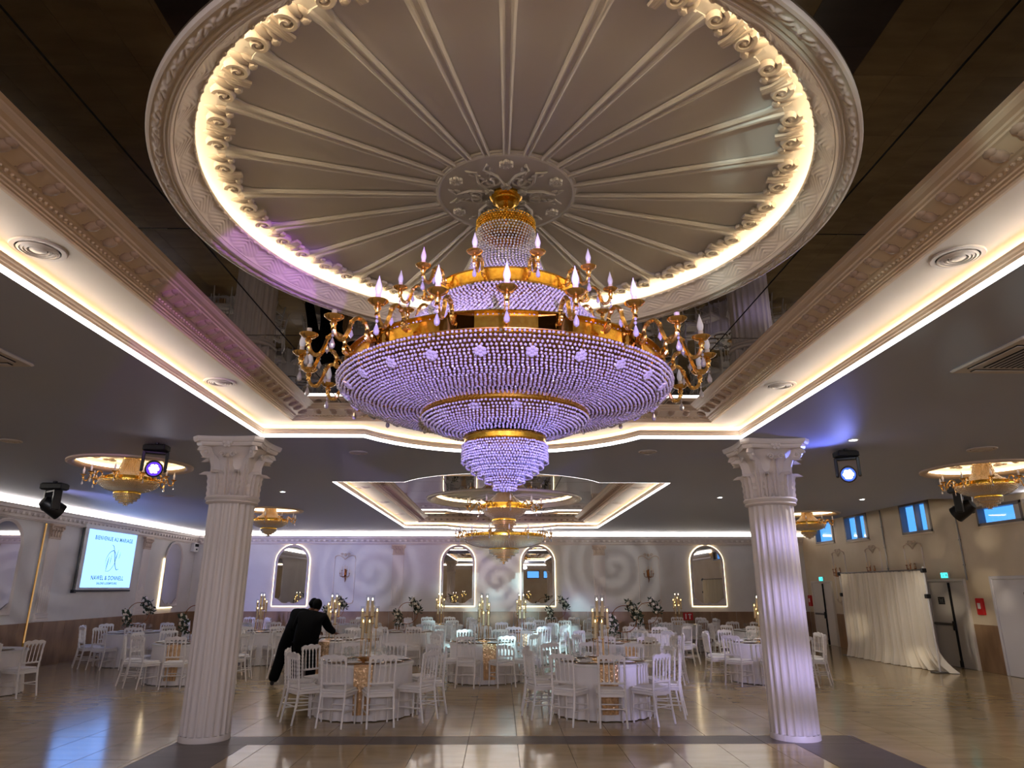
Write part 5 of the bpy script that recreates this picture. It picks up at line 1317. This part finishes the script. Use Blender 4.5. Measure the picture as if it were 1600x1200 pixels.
# candelabra: eight candles in glass tubes on stems of three heights
def make_candelabra():
    r = empty('candelabra', (0, 0, 0), 0, 'x', 'candelabra')
    MB().lathe([(0.0, 0.0), (0.15, 0.0), (0.15, 0.010), (0.13, 0.016), (0.0, 0.018)], 28).obj('base', 'brass', r, smooth=True)
    spots = [(-0.055, 0.03, 0.65), (0.055, -0.03, 0.65), (-0.115, -0.02, 0.48), (0.115, 0.03, 0.48), (-0.05, -0.10, 0.32), (0.06, -0.105, 0.32), (0.0, 0.115, 0.54), (-0.09, 0.10, 0.40)]
    for k, (x, y, h) in enumerate(spots):
        st = MB(); st.tube([(x, y, 0.012), (x, y, h)], 0.0045, 6); st.lathe([(0.004, h-0.01), (0.032, h), (0.033, h+0.008), (0.0, h+0.008)], 14, c=(x, y, 0)); s_ = st.obj('stem', 'brass', r)
        MB().lathe([(0.0325, h+0.008), (0.0325, h+0.33), (0.031, h+0.33), (0.031, h+0.010)], 16, c=(x, y, 0)).obj('glass_tube', 'glass', s_, smooth=True)
        MB().lathe([(0.021, h+0.008), (0.021, h+0.24), (0.016, h+0.246), (0.0, h+0.242)], 12, c=(x, y, 0)).obj('candle', 'candle', s_, smooth=True)
        MB().lathe([(0.0, h+0.242), (0.008, h+0.255), (0.009, h+0.263), (0.004, h+0.28), (0.0, h+0.292)], 8, c=(x, y, 0)).obj('flame', 'flame' if k > 1 else 'flame_white', s_, smooth=True)
    return r
# hoop with two flower sprays
def spray(b_leaf, b_pet, c, n, s_, rr):
    for k in range(n):
        p = Vector(c)+Vector((rr.uniform(-1, 1)*0.08*s_, rr.uniform(-1, 1)*0.05*s_, rr.uniform(-1, 1)*0.13*s_))
        if k % 8 == 0:
            for q in range(5): b_pet.blob(p+Vector((0.018*cos(q*1.26), -0.01, 0.018*sin(q*1.26))), 0.02, 0.015, 0.02, 6, 4)
        else:
            d = Vector((rr.uniform(-1, 1), rr.uniform(-1, 1), rr.uniform(-1, 1))).normalized(); L_ = rr.uniform(0.06, 0.13)
            s = d.orthogonal().normalized()*L_*0.26; m = p+d*L_*0.5+Vector((0, 0, -0.012)); n0 = len(b_leaf.v)
            b_leaf.v += [tuple(p), tuple(m+s), tuple(p+d*L_), tuple(m-s)]; b_leaf.f += [(n0, n0+1, n0+2), (n0, n0+2, n0+3)]
def make_hoop(seed, sc_=1.0):
    rr = random.Random(seed)
    r = empty('flower_hoop', (0, 0, 0), 0, 'x', 'flower hoop')
    MB().lathe([(0.0, 0.0), (0.10, 0.0), (0.10, 0.012), (0.0, 0.016)], 24).obj('base', 'bronze', r)
    st = MB(); 
    for s_ in (-1, 1): st.tube([(s_*0.05, 0, 0.01), (s_*0.045, 0, 0.20)], 0.006, 6)
    st.obj('stand', 'bronze', r)
    R_ = 0.27*sc_; zc = 0.20+R_-0.01
    MB().tube([(R_*cos(t), 0, zc+R_*sin(t)) for t in np.linspace(0, 2*pi, 49)], 0.0085, 6, caps=False).obj('ring', 'bronze', r, smooth=True)
    for a, n in ((0.75, 64), (pi+0.35, 48)):
        lb, pb = MB(), MB(); c = (R_*cos(a), 0, zc+R_*sin(a)); spray(lb, pb, c, n, 1.0, rr); t = Vector((-sin(a), 0, cos(a)))
        for o in (-0.12, 0.12): spray(lb, pb, Vector(c)+t*o, n//2, 0.75, rr)
        f = lb.obj('leaf_spray', 'green', r); pb.obj('blossom', 'petal', f, smooth=True)
    return r
cand0, hoop0 = make_candelabra(), make_hoop(3); cused = {'candles': False, 'hoop': False}
for (tx, ty, nm, row, cp, a0, ra, only) in TABLES:
    t = empty('round_table', (tx, ty, 0), 0, 'round folding table under the white cloth of the '+nm, 'table', 'round banquet tables')
    add('tabletop', top_me, t)
    for k in range(4): add('leg', leg_me, t, (0.45*cos(k*pi/2+.8), 0.45*sin(k*pi/2+.8), 0))
    c = add('tablecloth', cl_me, None, (tx, ty, 0), (0, 0, radians(a0*3))); tag(c, 'white floor length cloth on the '+nm, 'tablecloth', 'white tablecloths')
    if ra is not None and row <= 3:
        o = add('table_runner', run_me, None, (tx, ty, 0), (0, 0, radians(ra))); tag(o, 'gold sequin runner hanging over the '+nm, 'table runner', 'gold runners')
    if cp:
        src = cand0 if cp == 'candles' else hoop0
        if cused[cp]: src = copy_tree(src)
        cused[cp] = True
        src.location = (tx, ty, TH_+(0.005 if ra is not None else 0.001)); src.rotation_euler[2] = radians((a0*7) % 50-25)
        src['label'] = ('tall candelabra of lit candles in glass tubes on the ' if cp == 'candles' else 'thin ring hung with leaves and cream flowers on the ')+nm
        src['group'] = 'candelabras' if cp == 'candles' else 'flower hoops'
    if row == 1:
        o = add('bowl', bowl_me, None, (tx+0.02, ty-0.30, TH_+0.006)); tag(o, 'small gold bowl standing before the candelabra on the '+nm, 'bowl')
    angs = [a0+36*k for k in range(10)]
    for k, a in enumerate(angs):
        if only is not None and k not in only: continue
        if nm.startswith('second table of the second') and k == 9: continue   # pulled away, the two people stand there
        k2 = k if k <= 5 else k-10
        where = 'nearest' if k2 == 0 else ('%s %s of the nearest' % (ORD[abs(k2)-1], 'right' if k2 > 0 else 'left'))
        an = radians(a+random.uniform(-2, 2)); Rr = 0.99+random.uniform(-0.02, 0.03)
        x, y = tx+Rr*sin(an), ty-Rr*cos(an)
        lv = 1 if row == 1 else (2 if row == 2 else 3)
        if lv == 3: o = add('banquet_chair', far_me)
        else:
            src = ch_full if lv == 1 else ch_mid
            o = copy_tree(src) if used[lv] else src
            used[lv] = True
        o.location = (x, y, 0); o.rotation_euler = (0, 0, an+random.uniform(-0.05, 0.05))
        tag(o, 'white spindle-back chair, %s, at %s' % (where, nm), 'chair', 'white banquet chairs')
        pw = where+(' place' if k2 == 0 else '')
        px, py = tx+0.53*sin(an), ty-0.53*cos(an)
        if row <= 3:
            o = add('place_setting', pl_me, None, (px, py, TH_+0.003), (0, 0, an)); add('plate', pl2_me, o); add('napkin', nap_me, o)
            tag(o, 'gold rimmed plate, %s, on %s' % (pw, nm), 'plate', 'place settings')
            o = add('wine_glass', gl_me, None, (tx+0.33*sin(an+0.16), ty-0.33*cos(an+0.16), TH_+0.004)); tag(o, 'wine glass, %s, on %s' % (pw, nm), 'glass', 'wine glasses')
            if row <= 2:
                o = add('tumbler', tu_me, None, (tx+0.36*sin(an-0.18), ty-0.36*cos(an-0.18), TH_+0.004)); tag(o, 'low tumbler, %s, on %s' % (pw, nm), 'glass', 'tumblers')
        else:
            o = add('plate', pl2_me, None, (px, py, TH_-0.008), (0, 0, an)); tag(o, 'white plate, %s, on %s' % (pw, nm), 'plate', 'plates of the back row')

# ------------------------------------------------------------------ people
def skin_mesh(name, pts, edges, m, sub=2, root=0):
    me = bpy.data.meshes.new(name); me.from_pydata([p[:3] for p in pts], edges, [])
    o = bpy.data.objects.new(name, me); COL.objects.link(o)
    o.modifiers.new('skin', 'SKIN'); sv = me.skin_vertices[0].data
    for i, p in enumerate(pts): r_ = p[3] if len(p) == 4 else tuple(p[3:5]); sv[i].radius = (r_, r_) if not isinstance(r_, tuple) else r_[:2]
    sv[root].use_root = True
    s_ = o.modifiers.new('sub', 'SUBSURF'); s_.levels = sub; s_.render_levels = sub
    dg = bpy.context.evaluated_depsgraph_get(); out = bpy.data.meshes.new_from_object(o.evaluated_get(dg))
    bpy.data.objects.remove(o); out.materials.clear(); out.materials.append(m)
    out.polygons.foreach_set('use_smooth', [True]*len(out.polygons)); return out
def chain(n0, n): return [(n0+i, n0+i+1) for i in range(n-1)]
def hand(pts, edges, w, i0, d, side, up):
    """palm and five fingers from wrist vertex i0; d pointing direction, side across the palm"""
    d, side, up = Vector(d).normalized(), Vector(side).normalized(), Vector(up).normalized(); wv = Vector(w)
    k = len(pts); pts.append((*(wv+d*0.05), 0.028, 0.018)); edges.append((i0, k))
    for q, (off, L_) in enumerate(((-0.030, 0.072), (-0.010, 0.082), (0.010, 0.076), (0.030, 0.058))):
        b0 = len(pts); base = wv+d*0.085+side*off
        pts += [(*base, 0.010, 0.010), (*(base+d*L_*0.5-up*0.008), 0.009, 0.009), (*(base+d*L_*0.8-up*0.032), 0.008, 0.008)]
        edges += [(k, b0), (b0, b0+1), (b0+1, b0+2)]
    b0 = len(pts); base = wv+d*0.03-side*0.038
    pts += [(*base, 0.012, 0.012), (*(base+d*0.03-side*0.022-up*0.01), 0.010, 0.010), (*(base+d*0.06-side*0.018-up*0.024), 0.009, 0.009)]
    edges += [(k, b0), (b0, b0+1), (b0+1, b0+2)]
def head_mesh(c, fwd, m):
    """egg shaped head with nose, ears, eyes and mouth relief"""
    b = MB(); b.blob((0, 0, 0), 0.078, 0.098, 0.118, 24, 18)
    for i, v in enumerate(b.v):
        x, y, z = v; t = (z+0.118)/0.236
        x *= 0.80+0.24*min(1, t*1.6); y = y*(0.86+0.14*min(1, t*1.8))
        if y < -0.05: y += 0.010*math.exp(-((abs(x)-0.03)/0.016)**2-((z-0.005)/0.016)**2); y -= 0.016*math.exp(-(x/0.014)**2-((z+0.02)/0.03)**2); y -= 0.006*math.exp(-(x/0.024)**2-((z+0.063)/0.010)**2)
        b.v[i] = (x, y, z)
    for s_ in (-1, 1): b.blob((s_*0.080, 0.012, -0.01), 0.010, 0.02, 0.032, 8, 6)
    q = Vector(fwd).normalized().to_track_quat('-Y', 'Z').to_matrix().to_4x4(); b.xf(Matrix.Translation(Vector(c)) @ q); return b
def person(label, joints, headc, headdir, hands, jacket, jedges, trousers, tedges, shoes, bun):
    r = empty('person', (joints[0][0], joints[0][1], 0), 0, label, 'person', None)
    inv = Matrix.Translation((-joints[0][0], -joints[0][1], 0))
    def put(nm, me, parent=r): me.transform(inv); return add(nm, me, parent)
    pts, edges = list(joints[1]), list(joints[2])
    for h in hands: hand(pts, edges, *h)
    body = put('body', skin_mesh('body', pts, edges, MT['skin']))
    hb = head_mesh(headc, headdir, None); hm = hb.mesh('head', MT['skin'], True)
    # keep one continuous body: weld the head into the body mesh
    import bmesh
    bm = bmesh.new(); bm.from_mesh(body.data); hm.transform(inv); bm.from_mesh(hm); bm.to_mesh(body.data); bm.free()
    body.data.polygons.foreach_set('use_smooth', [True]*len(body.data.polygons))
    put('jacket', skin_mesh('jacket', jacket, jedges, MT['suit']))
    put('trousers', skin_mesh('trousers', trousers, tedges, MT['suit']))
    for p, dr_ in shoes:
        d = Vector(dr_).normalized(); b = MB(); P = Vector(p)
        b.tube([tuple(P-d*0.09+Vector((0, 0, 0.045))), tuple(P-d*0.02+Vector((0, 0, 0.052))), tuple(P+d*0.08+Vector((0, 0, 0.036))), tuple(P+d*0.17+Vector((0, 0, 0.022)))], [0.038, 0.046, 0.042, 0.022], 8, flat=0.9); put('shoe', b.mesh('shoe', MT['black'], True))
    H = Vector(headc); f = Vector(headdir).normalized(); b = MB(); b.blob(tuple(H-f*0.022+Vector((0, 0, 0.022))), 0.098, 0.108, 0.118, 16, 10)
    if bun: b.blob(tuple(H-f*0.115+Vector((0, 0, -0.02))), 0.062, 0.062, 0.062, 12, 8)
    put('hair', b.mesh('hair', MT['hair'], True))
# right person: seen from behind, bent over the table, right arm reaching out
FX, FY = -3.92, 14.62
bj = [(FX, FY, 0.92, .06), (FX+0.02, FY+0.10, 1.12, .08), (FX+0.05, FY+0.20, 1.28, .09), (FX+0.07, FY+0.30, 1.36, .055), (FX+0.08, FY+0.36, 1.42, .05),
      (FX-0.16, FY+0.19, 1.31, .055), (FX-0.26, FY+0.20, 1.08, .042), (FX-0.20, FY+0.42, 0.95, .034), (FX+0.24, FY+0.22, 1.28, .055), (FX+0.34, FY+0.33, 1.06, .042), (FX+0.475, FY+0.52, 0.945, .030),
      (FX-0.10, FY, 0.86, .05), (FX-0.12, FY+0.05, 0.48, .055), (FX-0.13, FY, 0.09, .038), (FX+0.10, FY, 0.86, .05), (FX+0.13, FY+0.06, 0.48, .055), (FX+0.14, FY+0.02, 0.09, .038)]
be = [(0, 1), (1, 2), (2, 3), (3, 4), (2, 5), (5, 6), (6, 7), (2, 8), (8, 9), (9, 10), (0, 11), (11, 12), (12, 13), (0, 14), (14, 15), (15, 16)]
jk = [(FX, FY-0.01, 0.62, .29, .22), (FX, FY, 0.90, .27, .22), (FX+0.02, FY+0.09, 1.10, .28, .22), (FX+0.05, FY+0.18, 1.26, .27, .19), (FX+0.07, FY+0.25, 1.36, .10),
      (FX-0.18, FY+0.19, 1.30, .11), (FX-0.28, FY+0.20, 1.08, .085), (FX-0.21, FY+0.40, 0.95, .06), (FX+0.26, FY+0.22, 1.28, .115), (FX+0.36, FY+0.33, 1.06, .09), (FX+0.455, FY+0.49, 0.96, .06)]
je = [(0, 1), (1, 2), (2, 3), (3, 4), (3, 5), (5, 6), (6, 7), (3, 8), (8, 9), (9, 10)]
tr = [(FX, FY, 0.92, .20), (FX-0.11, FY, 0.78, .14), (FX-0.12, FY+0.04, 0.48, .115), (FX-0.13, FY, 0.05, .10), (FX+0.11, FY, 0.78, .14), (FX+0.13, FY+0.05, 0.48, .115), (FX+0.14, FY+0.02, 0.05, .10)]
te = [(0, 1), (1, 2), (2, 3), (0, 4), (4, 5), (5, 6)]
person('person in black jacket seen from behind, bending over a table with one arm stretched out', ((FX, FY), bj, be), (FX+0.08, FY+0.41, 1.49), (0.25, 1, -0.55),
       [((FX+0.475, FY+0.52, 0.945), 10, (0.5, 0.7, -0.25), (0.7, -0.6, 0), (0, 0, 1)), ((FX-0.20, FY+0.42, 0.95), 7, (0.2, 0.9, -0.5), (1, -0.2, 0), (0, 0, 1))], jk, je, tr, te, [((FX-0.13, FY, 0), (-0.1, 1, 0)), ((FX+0.14, FY+0.02, 0), (0.1, 1, 0))], False)
# left person: leaning far forward beside the first, legs apart
GX, GY = -4.30, 14.98
bj = [(GX, GY, 0.95, .06), (GX+0.06, GY+0.12, 1.14, .08), (GX+0.14, GY+0.26, 1.30, .09), (GX+0.21, GY+0.34, 1.38, .055), (GX+0.25, GY+0.40, 1.43, .05),
      (GX-0.02, GY+0.30, 1.34, .055), (GX-0.10, GY+0.45, 1.10, .042), (GX+0.02, GY+0.62, 0.96, .034), (GX+0.27, GY+0.24, 1.28, .055), (GX+0.36, GY+0.44, 1.08, .042), (GX+0.40, GY+0.62, 0.96, .034),
      (GX-0.10, GY-0.02, 0.87, .05), (GX-0.17, GY-0.12, 0.48, .055), (GX-0.235, GY-0.30, 0.09, .038), (GX+0.10, GY+0.02, 0.87, .05), (GX+0.12, GY+0.02, 0.48, .055), (GX+0.08, GY-0.10, 0.09, .038)]
jk = [(GX-0.02, GY, 0.90, .22, .2), (GX+0.02, GY+0.05, 1.04, .22, .2), (GX+0.07, GY+0.13, 1.17, .24, .2), (GX+0.14, GY+0.25, 1.30, .24, .18), (GX+0.20, GY+0.31, 1.38, .10),
      (GX-0.05, GY+0.30, 1.34, .11), (GX-0.12, GY+0.45, 1.10, .085), (GX+0.01, GY+0.60, 0.96, .06), (GX+0.30, GY+0.24, 1.28, .11), (GX+0.38, GY+0.44, 1.08, .085), (GX+0.40, GY+0.60, 0.96, .06)]
tr = [(GX, GY, 0.97, .21), (GX-0.11, GY-0.02, 0.80, .15), (GX-0.17, GY-0.12, 0.48, .12), (GX-0.235, GY-0.30, 0.05, .11), (GX+0.11, GY+0.02, 0.80, .15), (GX+0.12, GY+0.02, 0.48, .12), (GX+0.08, GY-0.10, 0.05, .11), (GX+0.03, GY+0.07, 1.10, .20)]
te = te+[(0, 7)]
person('person in black trousers and top leaning far over the table, legs apart', ((GX, GY), bj, be), (GX+0.28, GY+0.46, 1.50), (0.4, 1, -0.6),
       [((GX+0.02, GY+0.62, 0.96), 7, (0.2, 0.9, -0.4), (1, -0.2, 0), (0, 0, 1)), ((GX+0.40, GY+0.62, 0.96), 10, (0.1, 0.9, -0.4), (1, -0.1, 0), (0, 0, 1))], jk, je, tr, te, [((GX-0.235, GY-0.30, 0), (-0.3, 1, 0)), ((GX+0.08, GY-0.10, 0), (0.1, 1, 0))], True)
